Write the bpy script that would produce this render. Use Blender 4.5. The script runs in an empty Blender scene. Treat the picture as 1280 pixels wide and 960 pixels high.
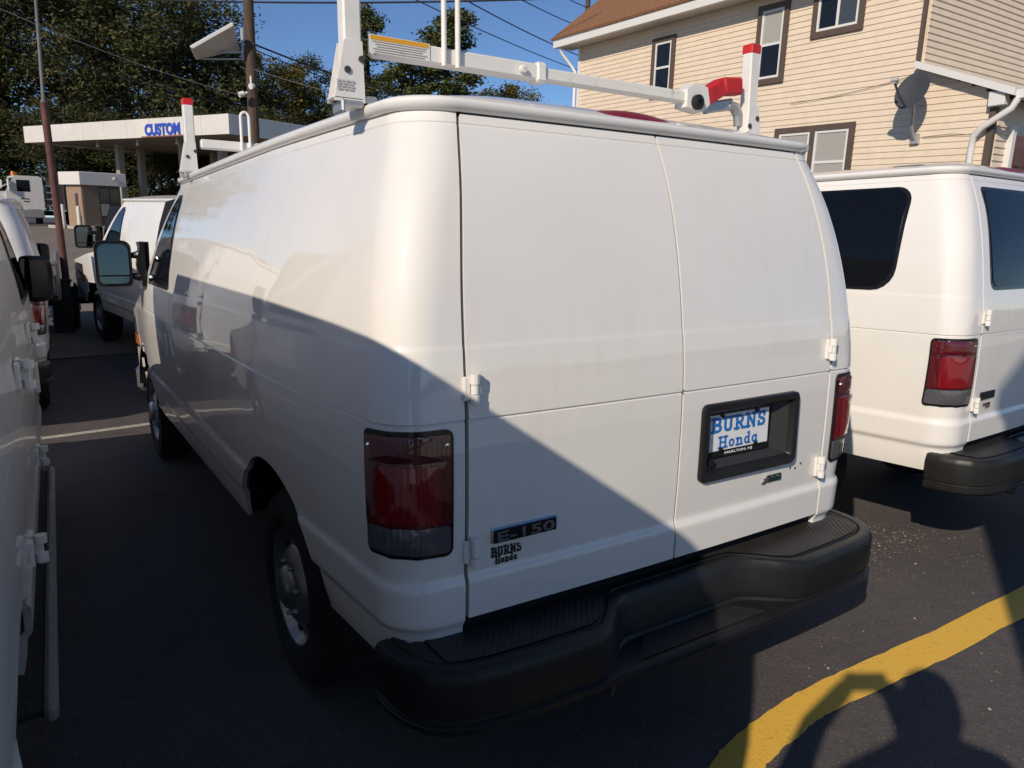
import bpy, bmesh, math, random
from mathutils import Vector, Matrix
import numpy as np
R = math.radians
SC = bpy.context.scene
COL = SC.collection

# ---------------------------------------------------------------- camera
CAMP = Vector((-1.642, -1.577, 1.618)); YAW, PITCH, ROLL = R(-32.971), R(-10.466), R(0.421)
F = 924.62                                    # focal length in pixels of the 1280 px wide photograph
_fw = Vector((-math.sin(YAW)*math.cos(PITCH), math.cos(YAW)*math.cos(PITCH), math.sin(PITCH)))
_r = Vector((math.cos(YAW), math.sin(YAW), 0)); _u = _r.cross(_fw)
_r, _u = _r*math.cos(ROLL)+_u*math.sin(ROLL), _u*math.cos(ROLL)-_r*math.sin(ROLL)
cd = bpy.data.cameras.new('camera'); cam = bpy.data.objects.new('camera', cd); COL.objects.link(cam)
cd.sensor_width = 36; cd.lens = F/1280*36; cd.clip_start = 0.05; cd.clip_end = 2000
cam.matrix_world = Matrix(((_r.x, _u.x, -_fw.x, CAMP.x), (_r.y, _u.y, -_fw.y, CAMP.y), (_r.z, _u.z, -_fw.z, CAMP.z), (0, 0, 0, 1)))
SC.camera = cam
def at(px, py, D):                            # a point of the place, seen at this pixel, D metres ahead
    return CAMP + (_fw + _r*((px-640)/F) - _u*((py-480)/F))*D
UP = Vector((-0.0065, -0.0455, 0.9989)).normalized()     # true vertical: the lot falls away slightly

# ---------------------------------------------------------------- light
SUN = Vector((-1, -0.57, 0.65)).normalized()
wd = bpy.data.worlds.new('World'); SC.world = wd; wd.use_nodes = True
nt = wd.node_tree; bg = nt.nodes['Background']
sky = nt.nodes.new('ShaderNodeTexSky'); sky.sky_type = 'NISHITA'; sky.sun_disc = False
sky.sun_elevation = math.asin(SUN.z); sky.sun_rotation = math.atan2(SUN.x, SUN.y) % (2*math.pi)
sky.altitude = 50; sky.air_density = 0.75; sky.dust_density = 0.0; sky.ozone_density = 5.5
nt.links.new(sky.outputs[0], bg.inputs[0]); bg.inputs[1].default_value = 0.11
sl = bpy.data.lights.new('sun', 'SUN'); sl.energy = 4.15; sl.angle = R(0.55); sl.color = (1.0, 0.885, 0.735)
so = bpy.data.objects.new('sun', sl); COL.objects.link(so); so.rotation_euler = (-SUN).to_track_quat('-Z', 'Y').to_euler()
so.location = (-20, -12, 14)
SC.view_settings.view_transform = 'Standard'; SC.view_settings.look = 'None'
SC.view_settings.exposure = 0.0; SC.view_settings.gamma = 1.0; SC.view_settings.use_curve_mapping = False
try: SC.cycles.max_bounces = 8
except Exception: pass

# ---------------------------------------------------------------- materials
MATS = {}
def mat(name, col, rough=0.5, metal=0.0, coat=0.0, spec=0.5, var=0.0, vscale=6.0, bump=0.0, bscale=60.0, trans=0.0, rvar=0.0, stretch=None, col2=None, ior=1.45):
    if name in MATS: return MATS[name]
    m = bpy.data.materials.new(name); m.use_nodes = True; MATS[name] = m
    n = m.node_tree.nodes; l = m.node_tree.links; b = n['Principled BSDF']
    b.inputs['Base Color'].default_value = (*col, 1); b.inputs['Roughness'].default_value = rough
    b.inputs['Metallic'].default_value = metal; b.inputs['Coat Weight'].default_value = coat
    b.inputs['Coat Roughness'].default_value = 0.025; b.inputs['Coat IOR'].default_value = 1.6; b.inputs['Specular IOR Level'].default_value = spec
    b.inputs['Transmission Weight'].default_value = trans; b.inputs['IOR'].default_value = ior
    tc = n.new('ShaderNodeTexCoord'); mp = n.new('ShaderNodeMapping'); l.new(tc.outputs['Object'], mp.inputs[0])
    if stretch: mp.inputs['Scale'].default_value = stretch
    if var or col2:
        t = n.new('ShaderNodeTexNoise'); t.inputs['Scale'].default_value = vscale; t.inputs['Detail'].default_value = 6; t.inputs['Roughness'].default_value = .65
        l.new(mp.outputs[0], t.inputs['Vector'])
        r = n.new('ShaderNodeValToRGB'); l.new(t.outputs['Fac'], r.inputs[0])
        c2 = col2 if col2 else tuple(min(1, c*(1+var)) for c in col); c1 = col if col2 else tuple(c*(1-var) for c in col)
        r.color_ramp.elements[0].position = .34; r.color_ramp.elements[1].position = .68
        r.color_ramp.elements[0].color = (*c1, 1); r.color_ramp.elements[1].color = (*c2, 1)
        l.new(r.outputs[0], b.inputs['Base Color'])
    if rvar:
        t2 = n.new('ShaderNodeTexNoise'); t2.inputs['Scale'].default_value = vscale*.7; t2.inputs['Detail'].default_value = 5; l.new(mp.outputs[0], t2.inputs['Vector'])
        mr = n.new('ShaderNodeMapRange'); mr.inputs['To Min'].default_value = max(0.02, rough-rvar); mr.inputs['To Max'].default_value = rough+rvar
        l.new(t2.outputs['Fac'], mr.inputs['Value']); l.new(mr.outputs[0], b.inputs['Roughness'])
    if bump:
        t3 = n.new('ShaderNodeTexNoise'); t3.inputs['Scale'].default_value = bscale; t3.inputs['Detail'].default_value = 4; l.new(mp.outputs[0], t3.inputs['Vector'])
        bp = n.new('ShaderNodeBump'); bp.inputs['Strength'].default_value = bump; bp.inputs['Distance'].default_value = .01
        l.new(t3.outputs['Fac'], bp.inputs['Height']); l.new(bp.outputs[0], b.inputs['Normal'])
    return m
def wave_bump(m, scale, strength, direction='X', dist=.004, rot=(0, 0, 0)):
    n = m.node_tree.nodes; l = m.node_tree.links; b = n['Principled BSDF']
    tc = n.new('ShaderNodeTexCoord'); mp = n.new('ShaderNodeMapping'); mp.inputs['Rotation'].default_value = rot; l.new(tc.outputs['Object'], mp.inputs[0])
    w = n.new('ShaderNodeTexWave'); w.bands_direction = direction; w.inputs['Scale'].default_value = scale; l.new(mp.outputs[0], w.inputs['Vector'])
    bp = n.new('ShaderNodeBump'); bp.inputs['Strength'].default_value = strength; bp.inputs['Distance'].default_value = dist
    l.new(w.outputs['Fac'], bp.inputs['Height']); l.new(bp.outputs[0], b.inputs['Normal'])
    return m
PAINT = mat('van_white_paint', (.775, .745, .70), .5, spec=.3, coat=1.0, var=.025, vscale=2.2, rvar=.05)
PAINT2 = mat('old_white_paint', (.75, .72, .675), .5, spec=.3, coat=.6, var=.05, vscale=3, rvar=.08)
def streaks(m, amt=.055):
    n = m.node_tree.nodes; l = m.node_tree.links; b = n['Principled BSDF']; src = b.inputs['Base Color'].links[0].from_socket
    tc = n.new('ShaderNodeTexCoord'); mp = n.new('ShaderNodeMapping'); mp.inputs['Scale'].default_value = (26, 26, 1.3); l.new(tc.outputs['Object'], mp.inputs[0])
    t = n.new('ShaderNodeTexNoise'); t.inputs['Scale'].default_value = 1.0; t.inputs['Detail'].default_value = 5; l.new(mp.outputs[0], t.inputs['Vector'])
    t2 = n.new('ShaderNodeTexNoise'); t2.inputs['Scale'].default_value = 1.6; t2.inputs['Detail'].default_value = 3; l.new(tc.outputs['Object'], t2.inputs['Vector'])
    mu = n.new('ShaderNodeMath'); mu.operation = 'MULTIPLY'; l.new(t.outputs['Fac'], mu.inputs[0]); l.new(t2.outputs['Fac'], mu.inputs[1])
    r = n.new('ShaderNodeValToRGB'); l.new(mu.outputs[0], r.inputs[0]); e = r.color_ramp.elements; e[0].position = .26; e[0].color = (1, 1, 1, 1); e[1].position = .46; k = 1-amt; e[1].color = (k, k*.985, k*.965, 1)
    mx = n.new('ShaderNodeMix'); mx.data_type = 'RGBA'; mx.blend_type = 'MULTIPLY'; mx.inputs[0].default_value = 1; l.new(src, mx.inputs[6]); l.new(r.outputs[0], mx.inputs[7])
    v = n.new('ShaderNodeTexVoronoi'); v.inputs['Scale'].default_value = 17; l.new(tc.outputs['Object'], v.inputs['Vector']); r2 = n.new('ShaderNodeValToRGB'); l.new(v.outputs['Distance'], r2.inputs[0])
    e = r2.color_ramp.elements; e[0].position = .022; e[0].color = (.55, .52, .48, 1); e[1].position = .05; e[1].color = (1, 1, 1, 1)
    m2 = n.new('ShaderNodeMix'); m2.data_type = 'RGBA'; m2.blend_type = 'MULTIPLY'; m2.inputs[0].default_value = .35; l.new(mx.outputs[2], m2.inputs[6]); l.new(r2.outputs[0], m2.inputs[7]); l.new(m2.outputs[2], b.inputs['Base Color'])
def ripple(m):
    n = m.node_tree.nodes; l = m.node_tree.links; b = n['Principled BSDF']; tc = n.new('ShaderNodeTexCoord'); t = n.new('ShaderNodeTexNoise'); t.inputs['Scale'].default_value = 2.6; t.inputs['Detail'].default_value = 2
    l.new(tc.outputs['Object'], t.inputs['Vector']); bp = n.new('ShaderNodeBump'); bp.inputs['Strength'].default_value = .10; bp.inputs['Distance'].default_value = .02; l.new(t.outputs['Fac'], bp.inputs['Height'])
    l.new(bp.outputs[0], b.inputs['Normal']); l.new(bp.outputs[0], b.inputs['Coat Normal'])
streaks(PAINT, .03); streaks(PAINT2, .07); ripple(PAINT); ripple(PAINT2)
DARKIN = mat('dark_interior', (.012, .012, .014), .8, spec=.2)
RUBBER = mat('tyre_rubber', (.018, .018, .019), .75, spec=.3, bump=.25, bscale=90, var=.3)
PLASTIC = mat('black_textured_plastic', (.013, .0127, .0127), .40, spec=.4, bump=.1, bscale=220, var=.25, vscale=5, rvar=.08)
TREAD = wave_bump(mat('ribbed_step_tread', (.026, .0245, .023), .5, spec=.4, var=.25, vscale=9), 19, .45, 'X', .003, (0, 0, R(38)))
GLOSSBLK = mat('gloss_black_plastic', (.01, .01, .011), .18, spec=.5)
CHROME = mat('chrome', (.75, .75, .77), .12, metal=1, rvar=.03)
STEEL = mat('silver_wheel_steel', (.30, .31, .33), .32, metal=.85, var=.12, vscale=9, rvar=.08)
GLASS = mat('dark_tinted_glass', (.004, .005, .007), .03, spec=.35)
MIRROR = mat('mirror_glass', (.085, .105, .115), .03, metal=1)
LENSR = wave_bump(mat('red_lamp_lens', (.19, .005, .009), .12, coat=1, spec=.5), 22, .28, 'X', .003)
LENSD = wave_bump(mat('dark_red_lamp_lens', (.085, .004, .007), .12, coat=1, spec=.5), 26, .3, 'X', .003)
LENSC = wave_bump(mat('smoky_clear_lamp_lens', (.085, .082, .088), .12, coat=1, spec=.5), 26, .45, 'X', .004)
AMBER = mat('amber_lamp_lens', (.75, .20, .01), .15, coat=1)
RACKW = mat('rack_white_enamel', (.74, .71, .655), .4, var=.05, vscale=8, coat=.2)
def rusty(name, base, rust=(.32, .13, .035), amt=.63, scale=14):
    m = mat(name, base, .45); n = m.node_tree.nodes; l = m.node_tree.links; b = n['Principled BSDF']
    tc = n.new('ShaderNodeTexCoord'); t = n.new('ShaderNodeTexNoise'); t.inputs['Scale'].default_value = scale; t.inputs['Detail'].default_value = 8; t.inputs['Roughness'].default_value = .7
    l.new(tc.outputs['Object'], t.inputs['Vector']); r = n.new('ShaderNodeValToRGB'); l.new(t.outputs['Fac'], r.inputs[0])
    r.color_ramp.elements[0].position = amt-.05; r.color_ramp.elements[1].position = amt+.08
    r.color_ramp.elements[0].color = (*base, 1); r.color_ramp.elements[1].color = (*rust, 1); l.new(r.outputs[0], b.inputs['Base Color'])
    return m
RACKRUST = rusty('rack_enamel_with_rust', (.72, .69, .635))
REDTAPE = rusty('weathered_red_vinyl', (.48, .018, .018), (.10, .02, .02), .6, 9)
REDCAP = mat('red_plastic_cap', (.55, .02, .02), .4)

# ---------------------------------------------------------------- mesh helpers
def link(o, parent=None):
    COL.objects.link(o)
    if parent is not None: o.parent = parent
    return o
def empty(name, loc=(0, 0, 0), mtx=None, **kw):
    o = bpy.data.objects.new(name, None); COL.objects.link(o); o.empty_display_size = .3
    if mtx is not None: o.matrix_world = mtx
    else: o.location = loc
    for k, v in kw.items(): o[k] = v
    return o
def tag(o, label=None, category=None, group=None, kind=None):
    for k, v in (('label', label), ('category', category), ('group', group), ('kind', kind)):
        if v: o[k] = v
    return o
def finish(me, smooth=True, ang=32):
    if smooth:
        me.polygons.foreach_set('use_smooth', [True]*len(me.polygons))
        try: me.set_sharp_from_angle(angle=R(ang))
        except Exception: pass
    return me
def mesh(name, V, Fc, m, parent=None, smooth=True, ang=32):
    me = bpy.data.meshes.new(name); me.from_pydata([tuple(v) for v in V], [], Fc); me.update()
    finish(me, smooth, ang)
    me.materials.append(m)
    return link(bpy.data.objects.new(name, me), parent)
class MB:
    def __init__(s): s.V = []; s.F = []
    def add(s, V, Fc):
        k = len(s.V); s.V += [Vector(v) for v in V]; s.F += [tuple(i+k for i in f) for f in Fc]; return s
    def box(s, c, d, b=0.0, M=None):
        hx, hy, hz = d[0]/2, d[1]/2, d[2]/2
        if b <= 0:
            V = [(x*hx, y*hy, z*hz) for x in (-1, 1) for y in (-1, 1) for z in (-1, 1)]
            Fc = [(0, 1, 3, 2), (4, 6, 7, 5), (0, 4, 5, 1), (2, 3, 7, 6), (0, 2, 6, 4), (1, 5, 7, 3)]
        else:
            b = min(b, hx*.98, hy*.98, hz*.98); V = []; ix = {}
            for x in (-1, 1):
                for y in (-1, 1):
                    for z in (-1, 1):
                        for a in range(3):
                            ix[(x, y, z, a)] = len(V)
                            V.append((x*(hx-(0 if a == 0 else b)), y*(hy-(0 if a == 1 else b)), z*(hz-(0 if a == 2 else b))))
            I = lambda x, y, z, a: ix[(x, y, z, a)]; Fc = []
            for q in (-1, 1):
                f = [I(q, -1, -1, 0), I(q, 1, -1, 0), I(q, 1, 1, 0), I(q, -1, 1, 0)]; Fc.append(tuple(f if q > 0 else f[::-1]))
                f = [I(-1, q, -1, 1), I(-1, q, 1, 1), I(1, q, 1, 1), I(1, q, -1, 1)]; Fc.append(tuple(f if q > 0 else f[::-1]))
                f = [I(-1, -1, q, 2), I(1, -1, q, 2), I(1, 1, q, 2), I(-1, 1, q, 2)]; Fc.append(tuple(f if q > 0 else f[::-1]))
            for p in (-1, 1):
                for q in (-1, 1):
                    f = [I(p, q, -1, 0), I(p, q, -1, 1), I(p, q, 1, 1), I(p, q, 1, 0)]; Fc.append(tuple(f if p*q > 0 else f[::-1]))
                    f = [I(p, -1, q, 2), I(p, -1, q, 0), I(p, 1, q, 0), I(p, 1, q, 2)]; Fc.append(tuple(f[::-1] if p*q < 0 else f))
                    f = [I(-1, p, q, 1), I(-1, p, q, 2), I(1, p, q, 2), I(1, p, q, 1)]; Fc.append(tuple(f if p*q > 0 else f[::-1]))
                    for z in (-1, 1):
                        f = [I(p, q, z, 0), I(p, q, z, 1), I(p, q, z, 2)]; Fc.append(tuple(f if p*q*z > 0 else f[::-1]))
        M = Matrix.Translation(Vector(c)) @ (M if M is not None else Matrix.Identity(4))
        return s.add([M @ Vector(v) for v in V], Fc)
    def bar(s, a, b, w, h, bev=0.0, up=(0, 0, 1)):
        a = Vector(a); b = Vector(b); y = (b-a); L = y.length; y.normalize(); x = y.cross(Vector(up))
        if x.length < 1e-5: x = y.cross(Vector((1, 0, 0)))
        x.normalize(); z = x.cross(y)
        M = Matrix(((x.x, y.x, z.x, 0), (x.y, y.y, z.y, 0), (x.z, y.z, z.z, 0), (0, 0, 0, 1)))
        return s.box((a+b)/2, (w, L, h), bev, M)
    def tube(s, P, r, n=8, cap=True):
        P = [Vector(p) for p in P]; k = len(P); rr = r if isinstance(r, (list, tuple)) else [r]*k; V = []; Fc = []; prev = None
        for i in range(k):
            t = (P[min(i+1, k-1)]-P[max(i-1, 0)]).normalized()
            if prev is None:
                x = t.cross(Vector((0, 0, 1)));  x = x if x.length > 1e-3 else t.cross(Vector((1, 0, 0)))
            else: x = prev - t*prev.dot(t)
            x.normalize(); prev = x; y = t.cross(x)
            V += [P[i]+(x*math.cos(2*math.pi*j/n)+y*math.sin(2*math.pi*j/n))*rr[i] for j in range(n)]
        for i in range(k-1):
            for j in range(n): Fc.append((i*n+j, i*n+(j+1) % n, (i+1)*n+(j+1) % n, (i+1)*n+j))
        if cap: Fc.append(tuple(range(n))[::-1]); Fc.append(tuple((k-1)*n+j for j in range(n)))
        return s.add(V, Fc)
    def lathe(s, prof, n=32, M=None, close=False):       # prof: (radius, axial) round local Z
        V = []; Fc = []; k = len(prof); M = M or Matrix.Identity(4)
        for j in range(n):
            a = 2*math.pi*j/n; V += [M @ Vector((r*math.cos(a), r*math.sin(a), z)) for r, z in prof]
        for j in range(n):
            for i in range(k-1+(1 if close else 0)):
                i2 = (i+1) % k; j2 = (j+1) % n
                Fc.append((j*k+i, j2*k+i, j2*k+i2, j*k+i2))
        return s.add(V, Fc)
    def prism(s, poly, z0, z1, M=None):                   # poly in local XY, extruded in Z
        n = len(poly); M = M or Matrix.Identity(4)
        V = [M @ Vector((x, y, z0)) for x, y in poly]+[M @ Vector((x, y, z1)) for x, y in poly]
        Fc = [tuple(range(n))[::-1], tuple(range(n, 2*n))]+[(i, (i+1) % n, n+(i+1) % n, n+i) for i in range(n)]
        return s.add(V, Fc)
    def quad(s, a, b, c, d): return s.add([a, b, c, d], [(0, 1, 2, 3)])
    def build(s, name, m, parent=None, smooth=True, ang=32): return mesh(name, s.V, s.F, m, parent, smooth, ang)
def gridmesh(nc, nr, fn, keep=None):
    V = [fn(i, j) for j in range(nr) for i in range(nc)]; Fc = []
    for j in range(nr-1):
        for i in range(nc-1):
            if keep is None or keep(i, j): Fc.append((j*nc+i, j*nc+i+1, (j+1)*nc+i+1, (j+1)*nc+i))
    return V, Fc
def spline(pts):
    xs = np.array([p[0] for p in pts], float); ys = np.array([p[1] for p in pts], float)
    d = np.diff(ys)/np.diff(xs); m = np.concatenate([[d[0]], (d[:-1]+d[1:])/2, [d[-1]]])
    def f(x):
        x = min(max(x, xs[0]), xs[-1]); i = min(max(int(np.searchsorted(xs, x))-1, 0), len(xs)-2); h = xs[i+1]-xs[i]; t = (x-xs[i])/h
        return float((2*t**3-3*t*t+1)*ys[i]+(t**3-2*t*t+t)*h*m[i]+(-2*t**3+3*t*t)*ys[i+1]+(t**3-t*t)*h*m[i+1])
    return f
def sstep(a, b, x):
    t = min(max((x-a)/(b-a), 0), 1); return t*t*(3-2*t)
def panel(name, V, Fc, m, parent, depth=.016, ang=32, flip=False):
    """a sheet with its rim folded inwards"""
    bm = bmesh.new(); vs = [bm.verts.new(v) for v in V]
    for f in Fc:
        try: bm.faces.new([vs[i] for i in (f[::-1] if flip else f)])
        except ValueError: pass
    loose = [v for v in bm.verts if not v.link_faces]
    bmesh.ops.delete(bm, geom=loose, context='VERTS')
    bmesh.ops.remove_doubles(bm, verts=bm.verts[:], dist=1e-5)
    bm.normal_update()
    if depth:
        be = [e for e in bm.edges if e.is_boundary]; nm = {v: v.normal.copy() for e in be for v in e.verts}
        g = bmesh.ops.extrude_edge_only(bm, edges=be); nv = [x for x in g['geom'] if isinstance(x, bmesh.types.BMVert)]
        old = {tuple(round(c, 6) for c in v.co): n for v, n in nm.items()}
        for v in nv:
            n = old.get(tuple(round(c, 6) for c in v.co))
            if n is not None: v.co -= n*depth
        bm.normal_update()
    me = bpy.data.meshes.new(name); bm.to_mesh(me); bm.free(); finish(me, True, ang); me.materials.append(m)
    return link(bpy.data.objects.new(name, me), parent)
def text(name, body, size, m, parent, loc, rot=(R(90), 0, 0), width=None, height=None, extrude=.001, bold=0.0, shear=0.0, mtx=None):
    c = bpy.data.curves.new(name, 'FONT'); c.body = body; c.size = size; c.extrude = extrude; c.offset = bold; c.shear = shear
    c.align_x = 'CENTER'; c.align_y = 'CENTER'
    o = bpy.data.objects.new(name, c); COL.objects.link(o); dg = bpy.context.evaluated_depsgraph_get()
    me = bpy.data.meshes.new_from_object(o.evaluated_get(dg)); bpy.data.objects.remove(o); bpy.data.curves.remove(c)
    xs = [v.co.x for v in me.vertices]; ys = [v.co.y for v in me.vertices]
    sx = width/(max(xs)-min(xs)) if width else 1; sy = height/(max(ys)-min(ys)) if height else sx
    cx, cy = (max(xs)+min(xs))/2, (max(ys)+min(ys))/2
    for v in me.vertices: v.co.x = (v.co.x-cx)*sx; v.co.y = (v.co.y-cy)*sy
    me.materials.clear(); me.materials.append(m); me.name = name
    o = link(bpy.data.objects.new(name, me), parent)
    if mtx is not None: o.matrix_basis = mtx
    else: o.location = loc; o.rotation_euler = rot
    return o
def arcpts(cx, cy, rx, ry, a0, a1, n=7): return [(cx+rx*math.cos(R(a0+(a1-a0)*i/n)), cy+ry*math.sin(R(a0+(a1-a0)*i/n))) for i in range(n+1)]
SLAB = {  # slab-serif capitals and small letters as pen strokes in a box one unit high
 'B': (.78, [[(.2, 0), (.2, 1)], [(0, .06), (.45, .06)], [(0, .94), (.42, .94)], [(.2, .52), (.45, .52)], arcpts(.42, .735, .22, .205, 90, -90), arcpts(.45, .285, .25, .225, 90, -90)]),
 'U': (.86, [[(.2, .94), (.2, .35)]+arcpts(.43, .33, .23, .27, 180, 360)+[(.66, .94)], [(0, .94), (.38, .94)], [(.5, .94), (.86, .94)]]),
 'R': (.84, [[(.2, 0), (.2, 1)], [(0, .06), (.4, .06)], [(0, .94), (.42, .94)], [(.2, .48), (.42, .48)], arcpts(.42, .71, .23, .23, 90, -90), [(.42, .48), (.68, .06)], [(.6, .06), (.86, .06)]]),
 'N': (.9, [[(.18, 0), (.18, 1)], [(.18, .95), (.7, .05)], [(.7, 0), (.7, 1)], [(0, .06), (.36, .06)], [(0, .94), (.25, .94)], [(.55, .94), (.9, .94)]]),
 'S': (.7, [arcpts(.34, .73, .23, .21, 20, 270)[:]+arcpts(.34, .27, .24, .22, 90, -160), [(.57, .7), (.57, .96)], [(.1, .04), (.1, .3)]]),
 'H': (.92, [[(.2, 0), (.2, 1)], [(.7, 0), (.7, 1)], [(.2, .5), (.7, .5)], [(0, .06), (.4, .06)], [(0, .94), (.4, .94)], [(.5, .06), (.9, .06)], [(.5, .94), (.9, .94)]]),
 'o': (.62, [arcpts(.29, .33, .2, .27, 0, 360, 14)]),
 'n': (.72, [[(.17, 0), (.17, .64)], [(.17, .42)]+arcpts(.36, .4, .18, .2, 160, 0)+[(.54, .06)], [(0, .06), (.32, .06)], [(.4, .06), (.68, .06)], [(0, .6), (.17, .6)]]),
 'd': (.68, [arcpts(.28, .33, .19, .26, 0, 360, 14), [(.48, .06), (.48, 1)], [(.33, .94), (.48, .94)], [(.48, .06), (.64, .06)]]),
 'a': (.64, [arcpts(.27, .33, .19, .26, 0, 360, 14), [(.46, .62), (.46, .06)], [(.46, .06), (.6, .06)]]),
}
def slab_text(name, word, w, h, m, parent, loc, lift=.0012, t=.15, mtx=None):
    mb = MB(); x = 0; k = 0
    tot = sum(SLAB[c][0]+.1 for c in word)-.1; sx = w/tot
    for c in word:
        adv, strokes = SLAB[c]
        for st in strokes:
            for (ax, ay), (bx, by) in zip(st[:-1], st[1:]):
                A = Vector(((x+ax)*sx-w/2, (ay-.5)*h, 0)); B = Vector(((x+bx)*sx-w/2, (by-.5)*h, 0)); d = B-A
                if d.length < 1e-7: continue
                d.normalize(); vert = abs(d.y) > abs(d.x); th = t*h*(1.0 if vert else .75)/2; e = th*.55; n = Vector((-d.y, d.x, 0))*th
                z = lift+(k % 9)*.00006; k += 1
                mb.add([A-d*e-n+Vector((0, 0, z)), B+d*e-n+Vector((0, 0, z)), B+d*e+n+Vector((0, 0, z)), A-d*e+n+Vector((0, 0, z))], [(0, 1, 2, 3)])
        x += adv+.1
    o = mb.build(name, m, parent, False)
    if mtx is not None: o.matrix_basis = mtx
    else: o.location = loc; o.rotation_euler = (R(90), 0, 0)
    return o

# ---------------------------------------------------------------- ground
def asphalt(name, base, warm, speck=.5):
    m = bpy.data.materials.new(name); m.use_nodes = True; n = m.node_tree.nodes; l = m.node_tree.links; b = n['Principled BSDF']
    tc = n.new('ShaderNodeTexCoord')
    def noise(s, d=6, ro=.6):
        t = n.new('ShaderNodeTexNoise'); t.inputs['Scale'].default_value = s; t.inputs['Detail'].default_value = d; t.inputs['Roughness'].default_value = ro; l.new(tc.outputs['Object'], t.inputs['Vector']); return t
    def ramp(src, p0, c0, p1, c1):
        r = n.new('ShaderNodeValToRGB'); l.new(src, r.inputs[0]); e = r.color_ramp.elements; e[0].position = p0; e[1].position = p1; e[0].color = (*c0, 1); e[1].color = (*c1, 1); return r
    r1 = ramp(noise(.9, 8).outputs['Fac'], .3, base, .75, warm)
    v = n.new('ShaderNodeTexVoronoi'); v.inputs['Scale'].default_value = 230; l.new(tc.outputs['Object'], v.inputs['Vector'])
    sep = n.new('ShaderNodeSeparateColor'); l.new(v.outputs['Color'], sep.inputs[0])
    r2 = ramp(sep.outputs[0], .0, (.72, .72, .72), 1.0, (1.35, 1.33, 1.3))
    mx = n.new('ShaderNodeMix'); mx.data_type = 'RGBA'; mx.blend_type = 'MULTIPLY'; mx.inputs[0].default_value = speck*1.5
    l.new(r1.outputs[0], mx.inputs[6]); l.new(r2.outputs[0], mx.inputs[7])
    r3 = ramp(sep.outputs[1], .972, (0, 0, 0), .992, (.12, .11, .10))
    ad = n.new('ShaderNodeMix'); ad.data_type = 'RGBA'; ad.blend_type = 'ADD'; ad.inputs[0].default_value = 1
    l.new(mx.outputs[2], ad.inputs[6]); l.new(r3.outputs[0], ad.inputs[7])
    st = ramp(noise(2.3, 7, .7).outputs['Fac'], .30, (.62, .60, .60), .47, (1, 1, 1)); m3 = n.new('ShaderNodeMix'); m3.data_type = 'RGBA'; m3.blend_type = 'MULTIPLY'; m3.inputs[0].default_value = .7
    l.new(ad.outputs[2], m3.inputs[6]); l.new(st.outputs[0], m3.inputs[7])
    l.new(m3.outputs[2], b.inputs['Base Color']); b.inputs['Roughness'].default_value = .85; b.inputs['Specular IOR Level'].default_value = .3
    bp = n.new('ShaderNodeBump'); bp.inputs['Strength'].default_value = .5; bp.inputs['Distance'].default_value = .006
    l.new(v.outputs['Distance'], bp.inputs['Height'])
    b2 = n.new('ShaderNodeBump'); b2.inputs['Strength'].default_value = .35; b2.inputs['Distance'].default_value = .02; l.new(noise(9, 5).outputs['Fac'], b2.inputs['Height'])
    l.new(bp.outputs[0], b2.inputs['Normal']); l.new(b2.outputs[0], b.inputs['Normal'])
    return m
ASPH = asphalt('dark_lot_asphalt', (.078, .069, .068), (.108, .094, .091))
ASPH2 = asphalt('worn_far_asphalt', (.17, .14, .115), (.24, .20, .165), .3)
def gz(x, y):                                  # the lot is level near the vans and climbs towards the back
    t = y-6.5
    if t <= 0: return 0.0
    z = .078*t*t/(t+1.2) if t < 40 else 0
    if t >= 30:
        z30 = .078*900/31.2; z = z30+.03*(t-30)
    return z
ys = [-60, -30, -15, -6, -3, 0, 2, 4, 6, 6.5]+[7+.5*i for i in range(30)]+[22+1.5*i for i in range(14)]+[44, 50, 60, 80, 120, 200, 400, 800]
xs = [-500, -200, -80, -40, -20, -10, -6, -4, -2, 0, 2, 4, 6, 9, 14, 24, 40, 80, 200, 500]
V, Fc = gridmesh(len(xs), len(ys), lambda i, j: (xs[i], ys[j], gz(xs[i], ys[j])))
tag(mesh('parking_lot_ground', V, Fc, ASPH), 'dark asphalt of the parking lot under the vans', kind='structure')
# lighter old asphalt of the filling station forecourt
ys2 = [9.6+.5*i for i in range(24)]+[21.6+1.5*i for i in range(22)]
xs2 = [-40, -25, -15, -8, -4, -2, 0, 2, 5, 8, 14, 24]
V, Fc = gridmesh(len(xs2), len(ys2), lambda i, j: (xs2[i], ys2[j]+.25*math.sin(xs2[i]*.7)*(j == 0), gz(0, ys2[j])+.004))
tag(mesh('forecourt_pavement', V, Fc, ASPH2), 'pale worn asphalt of the filling station forecourt', kind='structure')
def yellow_mat():
    m = mat('worn_yellow_road_paint', (.78, .46, .065), .6, bump=.3, bscale=120); n = m.node_tree.nodes; l = m.node_tree.links; b = n['Principled BSDF']
    tc = n.new('ShaderNodeTexCoord'); t = n.new('ShaderNodeTexNoise'); t.inputs['Scale'].default_value = 30; t.inputs['Detail'].default_value = 8; t.inputs['Roughness'].default_value = .75; l.new(tc.outputs['Object'], t.inputs['Vector'])
    r = n.new('ShaderNodeValToRGB'); l.new(t.outputs['Fac'], r.inputs[0]); e = r.color_ramp.elements
    e[0].position = .30; e[0].color = (.52, .32, .07, 1); e[1].position = .44; e[1].color = (.82, .485, .07, 1); l.new(r.outputs[0], b.inputs['Base Color'])
    return m
top = [(6, -.09), (4, -.095), (2.33, -.098), (1.57, -.100), (1.2, -.085), (.87, -.069), (.6, -.07), (.42, -.084), (.25, -.105), (.112, -.139), (.027, -.170), (-.1, -.25), (-.25, -.38), (-.42, -.6)]
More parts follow.
